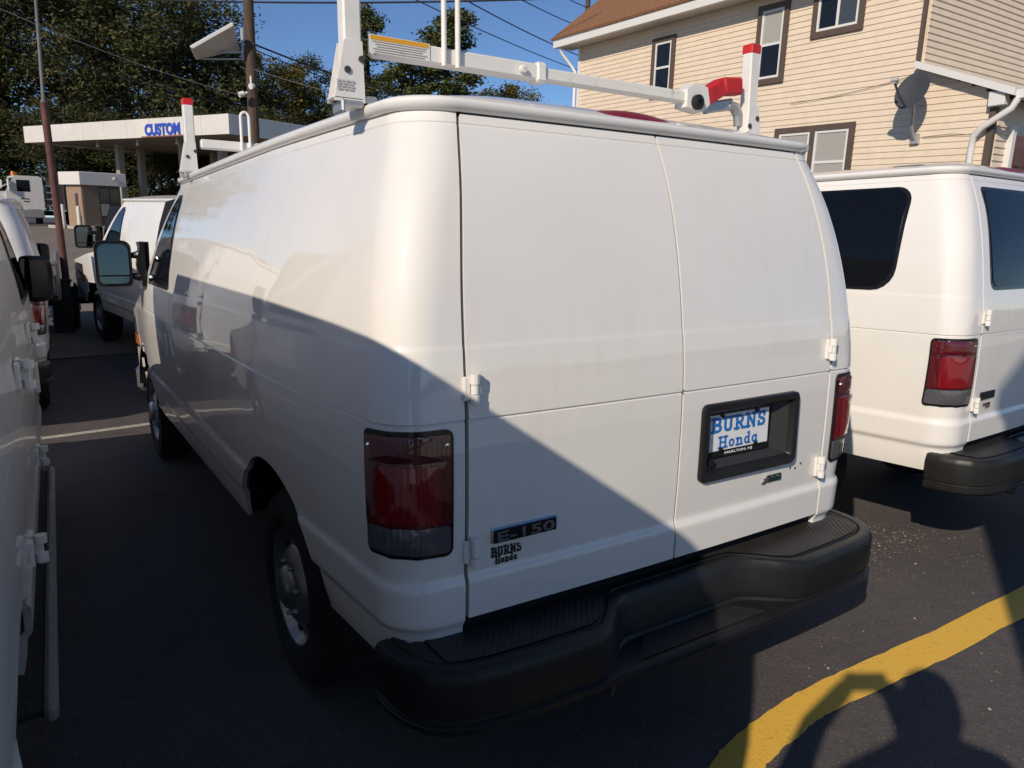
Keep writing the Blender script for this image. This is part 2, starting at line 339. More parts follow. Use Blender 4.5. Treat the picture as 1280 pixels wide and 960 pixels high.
bot = [(6, -.24), (4, -.245), (1.97, -.250), (1.30, -.241), (.98, -.225), (.66, -.207), (.53, -.21), (.404, -.229), (.28, -.243), (.19, -.262), (.08, -.305), (-.02, -.37), (-.14, -.48), (-.29, -.68)]
def refine(L, k=6):
    out = []
    for (a, b), (c, d) in zip(L[:-1], L[1:]): out += [(a+(c-a)*i/k, b+(d-b)*i/k) for i in range(k)]
    return out+[L[-1]]
random.seed(4)
tp, bt = refine(top), refine(bot)
V = [(x, y+random.uniform(-.004, .004), .004) for x, y in tp]+[(x, y+random.uniform(-.004, .004), .004) for x, y in bt]
n_ = len(tp); Fc = [(i, i+1, n_+i+1, n_+i) for i in range(n_-1)]
tag(mesh('yellow_line', V, Fc, yellow_mat(), None, False), 'worn yellow painted line curving across the asphalt', kind='structure')
V, Fc = gridmesh(13, 2, lambda i, j: (-3.2+.23*i, 5.42+.1*j+.02*(i*.23)+.024*i, .004))
tag(mesh('parking_line', V, Fc, mat('faded_white_line', (.42, .38, .33), .7, var=.35, vscale=18), None, False), 'faded pale parking line in the shade between the vans', kind='structure')
# loose grit on the asphalt behind the vans
rg = random.Random(11); mb = MB()
for k in range(2300):
    if k < 2150: x = rg.gauss(1.72, .36); y = .80+(x-1.72)*-.30+rg.gauss(0, .11)*(1.6 if k % 3 == 0 else 1)
    else: x = rg.uniform(.6, 3.2); y = rg.uniform(-.6, 1.1)
    s = rg.uniform(.0016, .0042)*(1.9 if rg.random() < .04 else 1)
    mb.add([(x-s, y, .0005), (x, y-s, .0005), (x+s, y, .0005), (x, y+s*1.2, .0005), (x+rg.uniform(-s, s)*.5, y, s*.9)], [(0, 1, 4), (1, 2, 4), (2, 3, 4), (3, 0, 4)])
tag(mb.build('grit', mat('pale_grit', (.34, .29, .22), .9, var=.4, vscale=40), None, False), 'scattered pale grit on the asphalt between the vans', 'grit', kind='stuff')

# ---------------------------------------------------------------- vans
CW = spline([(.40, .93), (.46, .95), (.52, .968), (.58, .978), (.65, .984), (.75, .990), (.81, .996), (1.0, 1.008), (1.1, 1.011), (1.19, 1.011), (1.27, 1.007), (1.36, .998), (1.46, .987), (1.55, .971), (1.667, .948), (1.78, .918), (1.875, .886), (1.94, .866), (1.98, .855)])
CR = spline([(.40, .030), (.55, .016), (.66, .010), (.77, .006), (.883, .0), (1.056, -.004), (1.188, -.004), (1.316, .003), (1.376, .010), (1.495, .026), (1.591, .043), (1.701, .068), (1.798, .097), (1.882, .13), (1.936, .155), (1.98, .175)])
XHs = spline([(.4, .748), (1.19, .75), (1.28, .751), (1.4, .748), (1.518, .742), (1.635, .73), (1.753, .714), (1.875, .695), (1.968, .676), (2.0, .67)])
def det(z):
    d = 0.0
    d -= .0055*max(0, 1-abs(z-1.187)/.0045)
    d -= .0022*sstep(1.19, 1.183, z)
    d += .0105*sstep(.776, .744, z)
    d -= .014*sstep(.648, .618, z)
    d += .0018*sstep(1.377, 1.368, z)
    d -= .0022*max(0, 1-abs(z-1.928)/.003)
    return d
RC = .13
def wz(z): return CW(z)+det(z)
def yrz(z): return CR(z)-det(z)
def tap(y): return .052*max(0, 1-max(y, 0)/1.1)**1.3
def front_taper(y, L): return .06*sstep(L-1.6, L-.1, y)
ZROWS = sorted(set([.50, .53, .56, .59, .605, .617, .625, .633, .641, .648, .66, .68, .71, .735, .744, .752, .760, .768, .777, .79, .81, .84, .88, .93, .98, 1.03, 1.08, 1.13, 1.165, 1.18, 1.1825, 1.185, 1.187, 1.189, 1.1915, 1.194, 1.21, 1.25, 1.3, 1.34, 1.362, 1.368, 1.3725, 1.377, 1.384, 1.40, 1.43, 1.47, 1.51, 1.55, 1.59, 1.63, 1.67, 1.71, 1.75, 1.79, 1.83, 1.87, 1.90, 1.92, 1.925, 1.928, 1.931, 1.94, 1.955, 1.972]))
def corner(s, z):
    """plan outline at height z: s metres from the rear centre line towards the side -> (|x|, y, nx, ny)"""
    xr = wz(z)-tap(RC)-RC; b = .012
    if s <= xr: return s, yrz(z)+b*(s/.8)**2, 0, -1
    a = (s-xr)/RC
    if a <= math.pi/2: return xr+RC*math.sin(a), yrz(z)+b*(xr/.8)**2+RC*(1-math.cos(a)), math.sin(a), -math.cos(a)
    y = yrz(z)+b*(xr/.8)**2+RC+(s-xr-RC*math.pi/2)
    return wz(z)-tap(y-yrz(z)), y, 1, 0
def sidex(y, z, L): return wz(z)-tap(y-yrz(z))-front_taper(y, L)
def patch(outline, fn, rings=4):
    cx = sum(p[0] for p in outline)/len(outline); cy = sum(p[1] for p in outline)/len(outline); n = len(outline)
    V = [fn(cx, cy)]; Fc = []
    for k in range(1, rings+1):
        t = k/rings; V += [fn(cx+(x-cx)*t, cy+(y-cy)*t) for x, y in outline]
    for j in range(n):
        Fc.append((0, 1+j, 1+(j+1) % n))
        for k in range(rings-1): a = 1+k*n; b = a+n; Fc.append((a+j, b+j, b+(j+1) % n, a+(j+1) % n))
    return V, Fc
def rrect(x0, x1, y0, y1, r, n=5, sub=4):
    r4 = r if isinstance(r, (tuple, list)) else (r,)*4; out = []
    cs = [(x1, y1, 0, r4[0]), (x0, y1, 90, r4[1]), (x0, y0, 180, r4[2]), (x1, y0, 270, r4[3])]
    for x, y, a, q in cs:
        cx = x-q if x == x1 else x+q; cy = y-q if y == y1 else y+q
        for i in range(n+1): out.append((cx+q*math.cos(R(a+90*i/n)), cy+q*math.sin(R(a+90*i/n))))
    if not sub: return out
    res = []
    for i, p in enumerate(out):
        q = out[(i+1) % len(out)]; d = math.hypot(q[0]-p[0], q[1]-p[1]); k = max(1, int(d/.06))
        res += [(p[0]+(q[0]-p[0])*t/k, p[1]+(q[1]-p[1])*t/k) for t in range(k)]
    return res
def wheel(parent, x, y, side, Rr=.372):
    w = empty('wheel'); w.parent = parent; w.location = (x*side, y, Rr)
    M = Matrix.Rotation(R(90)*side, 4, 'Y')
    hw = .118
    prof = [(.225, -hw*.85), (.25, -hw), (.30, -hw*1.03), (.345, -hw*.95), (.365, -hw*.7), (Rr, -hw*.55), (Rr, hw*.55), (.365, hw*.7), (.345, hw*.95), (.30, hw*1.03), (.25, hw), (.222, hw*.85)]
    MB().lathe(prof, 40, M).build('tyre', RUBBER, w)
    rim = [(.222, hw*.92), (.214, hw*.9), (.205, hw*.75), (.195, hw*.6), (.175, hw*.55), (.15, hw*.75), (.12, hw*.92), (.10, hw*.95), (.085, hw*.98), (.07, hw*1.16), (.05, hw*1.24), (0.001, hw*1.26)]
    MB().lathe(rim, 40, M).build('rim', STEEL, w)
    mb = MB()
    for k in range(8):
        a = 2*math.pi*k/8; T = M @ Matrix.Translation((.163*math.cos(a), .163*math.sin(a), hw*.68)) @ Matrix.Rotation(a, 4, 'Z')
        mb.lathe([(.001, .004), (.021, .004), (.023, -.004)], 12, T)
    mb.build('vent_holes', DARKIN, w)['kind'] = 'stuff'
    mb = MB()
    for k in range(7):
        a = 2*math.pi*(k+.5)/7; T = M @ Matrix.Translation((.1*math.cos(a), .1*math.sin(a), hw*.9))
        mb.lathe([(.010, 0), (.010, .016), (.007, .022), (.001, .023)], 8, T)
    mb.build('lug_nuts', STEEL, w)['kind'] = 'stuff'
    return w
def hinge(parent, x, y, z, sx, m, side_mount=False, h=.078):
    """strap hinge: two leaves and a knuckle barrel, standing on the door skin"""
    mb = MB()
    if not side_mount:
        mb.box((x+sx*.016, y-.006, z), (.022, .012, h*.92), .003); mb.box((x-sx*.012, y-.004, z), (.02, .010, h*.8), .003)
        for k, (a, b) in enumerate(((-.5, -.17), (-.15, .15), (.17, .5))):
            mb.tube([(x+sx*.004, y-.018, z+a*h), (x+sx*.004, y-.018, z+b*h)], .0125 if k != 1 else .0105, 10)
        mb.box((x+sx*.017, y-.015, z), (.006, .014, h*.3), .001)
    else:
        mb.box((x+sx*.006, y+.03, z), (.014, .05, h), .003); mb.box((x+sx*.006, y-.03, z), (.014, .04, h*.9), .003)
        for a, b in ((-.5, -.2), (.2, .5)): mb.tube([(x+sx*.03, y, z+a*h), (x+sx*.03, y, z+b*h)], .016, 10)
        mb.box((x+sx*.02, y+.02, z), (.03, .03, h*.5), .004)
    return mb.build('hinge', m, parent)

def make_van(name, label, mtx, ext=0.0, lift=0.0, windows=False, lamps='low', paint=PAINT, decals=False, running=False, mirror='tow', bumper=True, detail=True, hood_len=1.38, group='white vans parked in the lot'):
    root = empty(name, mtx=mtx); tag(root, label, 'van', group)
    RA = 1.02+ext; FA = RA+3.505; YB = 2.87+ext; YC = 3.98+ext; L = YC+hood_len; KA = 1.35
    # ---- side sheets
    def arch(y, z):
        for a in (RA, FA):
            if math.hypot((y-a)/1.02, z-.395) < .475: return a
        return None
    def side_panel(nm, side, cols, zrows, m, sub=None):
        """cols: functions z -> (|x|, y)"""
        pts = [[Vector((c(z)[0]*side, c(z)[1], z)) for c in cols] for z in zrows]
        nc, nr = len(cols), len(zrows)
        def keep(i, j):
            q = [pts[j][i], pts[j][i+1], pts[j+1][i], pts[j+1][i+1]]
            return arch(sum(p.y for p in q)/4, sum(p.z for p in q)/4) is None
        Vv, Ff = gridmesh(nc, nr, lambda i, j: pts[j][i].copy(), keep)
        cnt = {}
        for f in Ff:
            for k in range(4):
                e = tuple(sorted((f[k], f[(k+1) % 4]))); cnt[e] = cnt.get(e, 0)+1
        bv = set(v for e, c in cnt.items() if c == 1 for v in e)
        for v in bv:                                    # pull the stepped rim onto the wheel arch curve
            p = Vv[v]
            for a in (RA, FA):
                d = Vector(((p.y-a)/1.02, p.z-.395)); l = d.length
                if .41 < l < .545 and zrows[0]+.001 < p.z and d.length > 0:
                    d *= .475/l; y2, z2 = a+d.x*1.02, max(.395+d.y, zrows[0]); fl = .012*sstep(.3, .0, abs(0))
                    Vv[v] = Vector((side*(sidex(y2, z2, L)), y2, z2))
        return panel(nm, Vv, Ff, m, sub or root, .018, flip=(side < 0))
    def ycols(y0, y1, step=.06):
        n = max(1, int((y1-y0)/step)); return [(lambda z, y=y0+(y1-y0)*i/n: (sidex(y, z, L), y)) for i in range(n+1)]
    for side in (-1, 1):
        cols = []
        for i in range(4): cols.append(lambda z, t=i/4: (lambda xh, xr: corner(xh+(xr-xh)*t, z)[:2])(XHs(z)+.0055, wz(z)-tap(RC)-RC))
        for i in range(11): cols.append(lambda z, t=i/10: corner(wz(z)-tap(RC)-RC+RC*math.pi/2*t, z)[:2])
        for i in range(1, 8):
            def cf(z, t=i/8):
                _, ye, _, _ = corner(wz(z)-tap(RC)-RC+RC*math.pi/2, z); y = ye+(.55-ye)*t; return sidex(y, z, L), y
            cols.append(cf)
        if side > 0:
            cuts = [.55, 1.65+ext, 2.73+ext, YB]
        else: cuts = [.55, YB]
        q = cols+ycols(cuts[0], cuts[1]-.003, .05)
        side_panel('quarter_panel', side, q, ZROWS, paint)
        for a, b in zip(cuts[1:-1], cuts[2:]):
            nm = 'side_cargo_door' if b-a > .3 else 'pillar_panel'
            dr = side_panel(nm, side, ycols(a+.003, b-.003), ZROWS, paint)
            if nm == 'side_cargo_door' and detail:
                for yy, sg in ((a, 1), (b, -1)):
                    for z in (.785, 1.276): hinge(dr, sidex(yy, z, L), yy, z, 1, paint, True)
        # front door, then fender
        def yf(z): return YC if z < 1.3 else YC-(z-1.3)*KA
        n = 22
        fd = [(lambda z, t=i/n: (lambda y: (sidex(y, z, L), y))(YB+.004+(yf(z)-YB-.004)*t)) for i in range(n+1)]
        door = side_panel('front_door', side, fd, ZROWS, paint)
        # door glass with black surround
        ol = [(YB+.09, 1.40), (YB+.09, 1.83), (YB+.13, 1.87), (yf(1.87)-.12, 1.87), (yf(1.82)-.10, 1.83), (yf(1.44)-.12, 1.42), (yf(1.40)-.16, 1.395), (YB+.13, 1.39)]
        big = [(y+.03*(1 if y > YB+.6 else -1), z+.022*(1 if z > 1.6 else -1)) for y, z in ol]
        for o_, off, mm, nm in ((big, .003, GLOSSBLK, 'window_seal'), (ol, .006, GLASS, 'pane')):
            oo = []
            for (a, b), (c, d) in zip(o_, o_[1:]+o_[:1]): oo += [(a+(c-a)*t/5, b+(d-b)*t/5) for t in range(5)]
            Vv, Ff = patch(oo, lambda y, z: (side*(sidex(y, z, L)+off), y, z)); panel(nm, Vv, Ff, mm, door, .004, flip=(side > 0))
        MB().box((side*(sidex(YB+.12, 1.06, L)+.008), YB+.12, 1.06), (.02, .035, .13), .006).build('door_handle', PLASTIC if not detail else paint, door)
        if windows:
            for (a, b) in ((.37, 1.18), (1.30, 2.15), (2.25, 2.78)):
                for grow, off, mm, nm in ((.018, .003, GLOSSBLK, 'window_seal'), (0, .006, GLASS, 'side_window')):
                    rr = rrect(a+ext-grow, b+ext+grow, 1.405-grow, 1.895+grow*.5, (.05, .08, .11, .05))
                    Vv, Ff = patch(rr, lambda y, z: (side*(sidex(y, z, L)+off), y, z)); panel(nm, Vv, Ff, mm, root, .004, flip=(side < 0))
        # front fender down to the nose
        zf = [.50, .56, .62, .70, .78, .86, .94, 1.02, 1.10, 1.18, 1.26, 1.30]
        def ztop(y): return 1.30-.24*max(0, (y-YC)/hood_len)**1.2
        cols = []
        for i in range(13): cols.append(('s', YC+.004+(L-.2-YC)*i/12))
        for i in range(1, 8): cols.append(('a', i/7))
        for i in range(1, 7): cols.append(('f', i/6))
        Vv = []; WN = sidex(L-.2, .9, L)
        for zi in zf:
            t = (zi-.5)/.8
            for k, v in cols:
                if k == 's': y = v; z = .5+(ztop(y)-.5)*t; x = sidex(y, min(z, 1.25), L)
                elif k == 'a': a = v*math.pi/2; x = WN-.2+.2*math.cos(a); y = L-.2+.2*math.sin(a); z = .5+(ztop(y)-.5)*t
                else: x = (WN-.2)*(1-v); y = L+.02*v; z = .5+(ztop(y)-.5)*t
                Vv.append(Vector((side*x, y-.05*sstep(.55, 1, t)*sstep(L-.3, L, y), z)))
        nc = len(cols); Ff = []
        for j in range(len(zf)-1):
            for i in range(nc-1):
                qd = (j*nc+i, j*nc+i+1, (j+1)*nc+i+1, (j+1)*nc+i); c = sum((Vv[k] for k in qd), Vector())/4
                if cols[i][0] != 's' or math.hypot(c.y-FA, c.z-.395) > .475: Ff.append(qd)
        panel('front_fender', Vv, Ff, paint, root, .015, flip=(side < 0))
        # headlamp with amber corner
        def hl(u, z, o=.006):
            if u < .3: yy = L-.2-(.3-u)*(2.1 if lamps == 'high' else .4); return (side*(sidex(yy, z, L)+o), yy, z)
            a = min(1, (u-.3)/.5)*math.pi/2; return (side*(WN-.2+(.2+o)*math.cos(a)-max(0, u-.8)*.35), L-.2+(.2+o)*math.sin(a), z)
        for (u0, u1, z0, z1, mm, nm) in ((.0, 1.5, .80, 1.06, GLOSSBLK, 'headlamp_housing'), (.62, 1.45, .92, 1.04, LENSC, 'headlamp'), (.03, .58, .925, 1.045, LENSC, 'side_lamp'), (.03, .72, .825, .905, AMBER, 'turn_signal')):
            o = .004 if nm == 'headlamp_housing' else .009
            Vv, Ff = gridmesh(16, 3, lambda i, j: hl(u0+(u1-u0)*i/15, z0+(z1-z0)*j/2, o)); panel(nm, Vv, Ff, mm, root, .006, flip=(side < 0))
    # hood, windscreen, front bumper
    V1, F1 = gridmesh(17, 9, lambda i, j: (lambda y, u: (u*(sidex(min(y, L-.2), 1.2, L)-.004-.2*max(0, (y-L+.2)/.2)**2), y-.05*sstep(L-.3, L, y), 1.30-.24*max(0, (y-YC)/hood_len)**1.2+.045*(1-u*u)*(1-.6*j/8)))(YC+.01+(L-YC-.01)*j/8, -1+i/8))
    panel('hood', V1, F1, paint, root, .015)
    V1, F1 = gridmesh(17, 9, lambda i, j: (lambda z, u: (u*(sidex(YC-(z-1.3)*KA, z, L)-.02), YC-(z-1.3)*KA+.16*(1-u*u)-.01, z))(1.33+.60*j/8, -1+i/8))
    panel('windscreen', V1, F1, GLASS, root, .01, flip=True)
    mb = MB(); mb.box((0, L+.03, .50), (1.9, .16, .22), .04); mb.build('front_bumper', PLASTIC if lamps == 'high' else CHROME, root)
    mb = MB(); mb.box((0, L+.012, .86), (1.1, .04, .30), .01); mb.build('grille', PLASTIC, root)
    # ---- roof, drip rail
    YRF = YC-.66*KA
    def redge(t):                                       # roof edge path: left front -> round the rear -> right front
        return t
    path = []
    z0 = 1.972
    sidey = [YRF-(YRF-.6)*i/14 for i in range(15)]
    for y in sidey: path.append((-sidex(y, z0, L), y, -1, 0))
    S0 = wz(z0)-tap(RC)-RC+RC*math.pi/2
    _, ye, _, _ = corner(S0, z0)
    for i in range(1, 6): y = .6+(ye-.6)*i/6; path.append((-sidex(y, z0, L), y, -1, 0))
    for i in range(11):
        x, y, nx, ny = corner(S0-RC*math.pi/2*i/10, z0); path.append((-x, y, -nx, ny))
    xr = S0-RC*math.pi/2
    for i in range(1, 12): s = xr*(1-i/6); x, y, nx, ny = corner(abs(s), z0); path.append((-s, y, 0, -1))
    for p in path[:26][::-1] + path[:0]: pass
    left = path[:31]; right = [(-x, y, -nx, ny) for x, y, nx, ny in left[::-1]]; path = left+path[31:42]+right
    prof = [(-.004, -.012), (.012, -.013), (.022, -.004), (.027, .008), (.024, .016), (.014, .022), (-.004, .025), (-.03, .026)]
    V1, F1 = gridmesh(len(prof), len(path), lambda i, j: (path[j][0]+path[j][2]*prof[i][0], path[j][1]+path[j][3]*prof[i][0], z0+prof[i][1]))
    mesh('drip_rail', V1, F1, paint, root, True, 60)
    V1, F1 = gridmesh(2, len(path), lambda i, j: (path[j][0]-path[j][2]*(.001+.03*i), path[j][1]-path[j][3]*(.001+.03*i), z0-.014))  # black strip standing in for the shadow line under the drip rail
    mesh('rail_shade', V1, F1, mat('rail_shade_black', (.012, .011, .011), .8), root)
    inner = [Vector((x-nx*.028, y-ny*.028, z0+.026)) for x, y, nx, ny in path]
    # roof skin as rings shrinking onto the crown line
    nR = 14; nP = len(inner); Vv = []
    for k in range(nR+1):
        t = k/nR
        for p in inner:
            tx = 0; ty = min(max(p.y, .55), YRF-.2)
            x = p.x*(1-t); y = p.y+(ty-p.y)*t; Vv.append((x, y, p.z+.070*(1-(1-t)**2.4)))
    Ff = [(k*nP+j, (k+1)*nP+j, (k+1)*nP+(j+1) % nP, k*nP+(j+1) % nP) for k in range(nR) for j in range(nP)]
    roof = mesh('roof', Vv, Ff, paint, root, True, 60)
    # ---- rear doors
    zd = sorted([z for z in ZROWS if .648 <= z <= 1.9575]+[.8985, 1.1205])
    for side in (-1, 1):
        fr_ = sorted([i/18 for i in range(19) if i not in (2, 3, 13)]+[(.103-.0032)/.7423, (.546-.0032)/.7423, .135])
        nc = len(fr_)
        def dx(i, z): return .0042+(XHs(z)-.0042-.0055)*fr_[i]
        def keep(i, j):
            if not (decals and side > 0): return True
            x = (dx(i, zd[j])+dx(i+1, zd[j]))/2; z = (zd[j]+zd[j+1])/2
            return not (.1031 < x < .5455 and .899 < z < 1.12)
        Vv, Ff = gridmesh(nc, len(zd), lambda i, j: (side*dx(i, zd[j]), corner(dx(i, zd[j]), zd[j])[1], zd[j]), keep)
        door = panel('rear_door', Vv, Ff, paint, root, .022, flip=(side < 0))
        for z in (.835, 1.27): hinge(door, side*(XHs(z)-.012), corner(.74, z)[1], z, -side, paint)
        if windows:
            for grow, off, mm, nm in ((.016, .003, GLOSSBLK, 'window_seal'), (0, .006, GLASS, 'door_window')):
                rr = rrect(.07-grow, .655+grow, 1.415-grow, 1.885+grow, (.03, .04, .06, .045))
                Vv, Ff = patch([(x-(.04*sstep(1.5, 1.89, z) if x > .4 else 0), z) for x, z in rr], lambda x, z: (side*x, corner(x, z)[1]-off, z)); panel(nm, Vv, Ff, mm, door, .004, flip=(side < 0))
        if decals and side > 0:
            # plate recess: raised bezel, sloping walls, floor
            x0, x1, z0_, z1_ = .087, .562, .882, 1.137; yb = corner(.3, 1.0)[1]
            def ring(o, y): return [(x, y, z) for x, z in rrect(x0+o, x1-o, z0_+o, z1_-o, max(.004, .022-o*.4), 3, 0)]
            rings = [ring(-.001, yb+.002), ring(0, yb-.012), ring(.006, yb-.016), ring(.024, yb-.014), ring(.030, yb-.008), ring(.034, yb+.005)]
            nP_ = len(rings[0]); Vv = [p for r_ in rings for p in r_]
            Ff = [(k*nP_+j, k*nP_+(j+1) % nP_, (k+1)*nP_+(j+1) % nP_, (k+1)*nP_+j) for k in range(len(rings)-1) for j in range(nP_)]
            mesh('plate_bezel', Vv, Ff, PLASTIC, door, True, 30)
            A = [(x0+.033, z0_+.033), (x1-.033, z0_+.033), (x1-.033, z1_-.033), (x0+.033, z1_-.033)]
            B = [(x0+.055, z0_+.075), (x1-.115, z0_+.075), (x1-.115, z1_-.045), (x0+.055, z1_-.045)]
            Vv = [(x, yb+.004, z) for x, z in A]+[(x, yb+.045, z) for x, z in B]
            mesh('plate_recess', Vv, [(0, 1, 5, 4), (1, 2, 6, 5), (2, 3, 7, 6), (3, 0, 4, 7), (4, 5, 6, 7)], mat('recess_plastic', (.032, .031, .032), .5, spec=.4), door, False)
            MB().box((.148, yb+.02, .935), (.034, .05, .03), .008).tube([(.128, yb-.004, .92), (.128, yb+.012, .92)], .014, 14).build('release_handle', GLOSSBLK, door)
            MB().box((.137, yb+.022, 1.03), (.012, .035, .12), .003).build('latch_bar', mat('worn_latch_bar', (.16, .14, .12), .5), door)
            pm = Matrix.Translation((.298, yb+.026, 1.022)) @ Matrix.Rotation(R(90), 4, 'X')
            pl = MB().box((0, 0, 0), (.302, .150, .003), .001).build('license_plate', mat('white_plate', (.80, .80, .80), .3, coat=.5), door); pl.matrix_basis = pm
            fr = MB()
            fr.box((0, -.066, .003), (.306, .022, .005), .002); fr.box((0, .071, .003), (.306, .010, .005), .002)
            fr = fr.build('plate_frame', GLOSSBLK, door); fr.matrix_basis = pm
            BLUE = mat('blue_print', (.012, .16, .50), .4)
            slab_text('plate_lettering', 'BURNS', .265, .048, BLUE, door, None, mtx=pm @ Matrix.Translation((0, .032, .002)), t=.24)
            slab_text('plate_lettering', 'Honda', .195, .040, BLUE, door, None, mtx=pm @ Matrix.Translation((0.0, -.028, .002)), t=.2)
            text('plate_lettering', 'MARLTON, NJ', .02, mat('white_print', (.7, .7, .7), .5), door, None, width=.135, height=.011, extrude=.0002, bold=.0006, mtx=pm @ Matrix.Translation((.0, -.066, .006)))
            mb = MB()
            for px_, pz_ in ((-.085, -.052), (.085, -.052), (-.085, .064), (.085, .064)): mb.lathe([(.008, 0), (.008, .006), (.001, .008)], 10, Matrix.Translation((px_, pz_, .003)))
            sc_ = mb.build('plate_screws', GLOSSBLK, door); sc_.matrix_basis = pm; sc_['kind'] = 'stuff'
            # leaf badge and the holes of a lost emblem
            yb2 = corner(.46, .836)[1]
            MB().box((.473, yb2-.002, .835), (.082, .005, .026), .002).build('fuel_badge', mat('dark_green_badge', (.008, .03, .026), .3), door)
            lf = MB(); lf.prism([(-.03, -.012), (-.012, -.002), (-.02, .008), (-.006, .004), (.004, .016), (.008, .002), (.022, .006), (.010, -.006), (.018, -.014), (.0, -.010), (-.012, -.018)], 0, .003)
            lf = lf.build('leaf_emblem', CHROME, door, False); lf.location = (.432, yb2-.003, .836); lf.rotation_euler = (R(90), 0, 0); lf.scale = (.9, .9, 1)
            text('badge_lettering', 'FLEX FUEL', .02, CHROME, door, (.486, yb2-.005, .840), width=.05, height=.009, extrude=.0004)
            mb = MB()
            for x, z in ((.566, .855), (.596, .849), (.626, .862)): mb.lathe([(.001, .0005), (.0045, .0005), (.005, 0)], 8, Matrix.Translation((x, corner(x, z)[1], z)) @ Matrix.Rotation(R(90), 4, 'X'))
            mb.build('emblem_holes', DARKIN, door)['kind'] = 'stuff'
        if decals and side < 0:
            yb3 = corner(.57, .865)[1]
            MB().box((-.5705, yb3-.003, .864), (.214, .008, .044), .004).build('model_badge', CHROME, door)
            MB().box((-.5705, yb3-.0085, .8625), (.204, .005, .036), .002).build('badge_field', GLOSSBLK, door)
            text('badge_lettering', 'E-150', .05, CHROME, door, (-.5705, yb3-.0115, .8625), width=.186, height=.028, extrude=.0014, bold=.0007)
            BLK = mat('black_print', (.012, .012, .012), .5)
            slab_text('dealer_lettering', 'BURNS', .096, .026, BLK, door, (-.626, corner(.62, .82)[1]+.0004, .8155), t=.24)
            slab_text('dealer_lettering', 'Honda', .070, .022, BLK, door, (-.626, corner(.62, .80)[1]+.0004, .791), t=.2)
        if windows and side < 0:
            yb3 = corner(.62, .87)[1]
            MB().box((-.60, yb3-.003, .872), (.165, .008, .042), .004).build('model_badge', GLOSSBLK, door)
            text('trim_lettering', 'SUPER', .02, mat('dark_red_print', (.09, .012, .012), .4), door, (-.595, yb3-.004, .826), width=.085, height=.013, extrude=.0006, bold=.001)
            text('trim_lettering', 'DUTY', .02, MATS['dark_red_print'], door, (-.58, yb3-.004, .811), width=.05, height=.010, extrude=.0006, bold=.001)
    # dark door jamb behind the seams and under the doors
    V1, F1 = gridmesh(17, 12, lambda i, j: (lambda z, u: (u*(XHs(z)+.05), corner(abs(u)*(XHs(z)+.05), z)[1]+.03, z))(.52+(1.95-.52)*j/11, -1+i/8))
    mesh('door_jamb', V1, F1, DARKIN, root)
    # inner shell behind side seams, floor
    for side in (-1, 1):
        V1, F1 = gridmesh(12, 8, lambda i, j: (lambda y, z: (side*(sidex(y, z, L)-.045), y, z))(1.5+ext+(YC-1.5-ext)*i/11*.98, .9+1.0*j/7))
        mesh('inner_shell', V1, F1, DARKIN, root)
    MB().box((0, (L+.2)/2, .60), (1.50, L-.6, .20)).build('underbody', DARKIN, root, False)
    for a in (RA, FA):
        for side in (-1, 1):
            V1, F1 = gridmesh(15, 2, lambda i, j: (side*(.965-.32*j), a+.485*1.02*math.cos(R(14+152*i/14)), .395+.485*math.sin(R(14+152*i/14))))
            mesh('wheel_liner', V1, F1, DARKIN, root)
            mesh('liner_wall', [(side*.62, a-.5, .5), (side*.62, a+.5, .5), (side*.62, a+.5, .9), (side*.62, a-.5, .9)], [(0, 1, 2, 3)], DARKIN, root, False)
            wheel(root, .822, a, side, .372+lift).location.z = .372
    # ---- tail lamps
    for side in (-1, 1):
        lamp = None
        if lamps == 'low':
            def lf_(s, z, off):
                x, y, nx, ny = corner(s, z); return (side*(x+nx*off), y+ny*off, z)
            def ltop(s): return 1.172
            def mk(nm, s0, s1, z0, z1, mm, off, par, r, depth=.012):
                oo = rrect(s0, s1, z0, z1, r)
                Vv, Ff = patch(oo, lambda s, z: lf_(s, z, off), 5); return panel(nm, Vv, Ff, mm, par, depth, flip=(side < 0))
            lamp = mk('tail_lamp', .790, 1.040, .838, 1.174, GLOSSBLK, .006, root, .022, .02)
            mk('upper_lens', .800, 1.030, 1.096, 1.162, LENSD, .011, lamp, .010)
            mk('brake_lens', .800, 1.030, .925, 1.094, LENSD, .012, lamp, .003)
            mk('brake_reflector', .832, .985, .935, 1.086, LENSR, .017, lamp, .006)
            mk('reversing_lens', .800, 1.030, .850, .923, LENSC, .011, lamp, .012)
            mb = MB()
            for s_ in (.812, 1.012): mb.lathe([(.006, 0), (.006, .003), (.001, .004)], 8, Matrix.Translation(lf_(s_, 1.135, .011)) @ Matrix.Rotation(R(90), 4, 'X'))
            mb.build('lens_screws', CHROME, lamp)['kind'] = 'stuff'
        else:
            Vv, Ff = patch(rrect(.86, 1.06, 1.10, 1.62, .02), lambda s, z: (lambda x, y, nx, ny: (side*(x+nx*.008), y+ny*.008, z))(*corner(s, z)), 5)
            lamp = panel('tail_lamp', Vv, Ff, LENSR, root, .015, flip=(side < 0))
    # third brake lamp on the roof edge
    Vv, Ff = gridmesh(13, 5, lambda i, j: (-.20+.40*i/12, .225+.07*j/4+.02*(1-abs(i-6)/6)*0, 2.004+.006*(1-((i-6)/6)**2)+.034*math.sin(math.pi/2*j/4)*(1-((i-6)/6)**2)**.5))
    mesh('third_brake_lamp', Vv, Ff, LENSR if False else mat('maroon_lamp_lens', (.20, .006, .012), .35, spec=.3), root, True, 60)
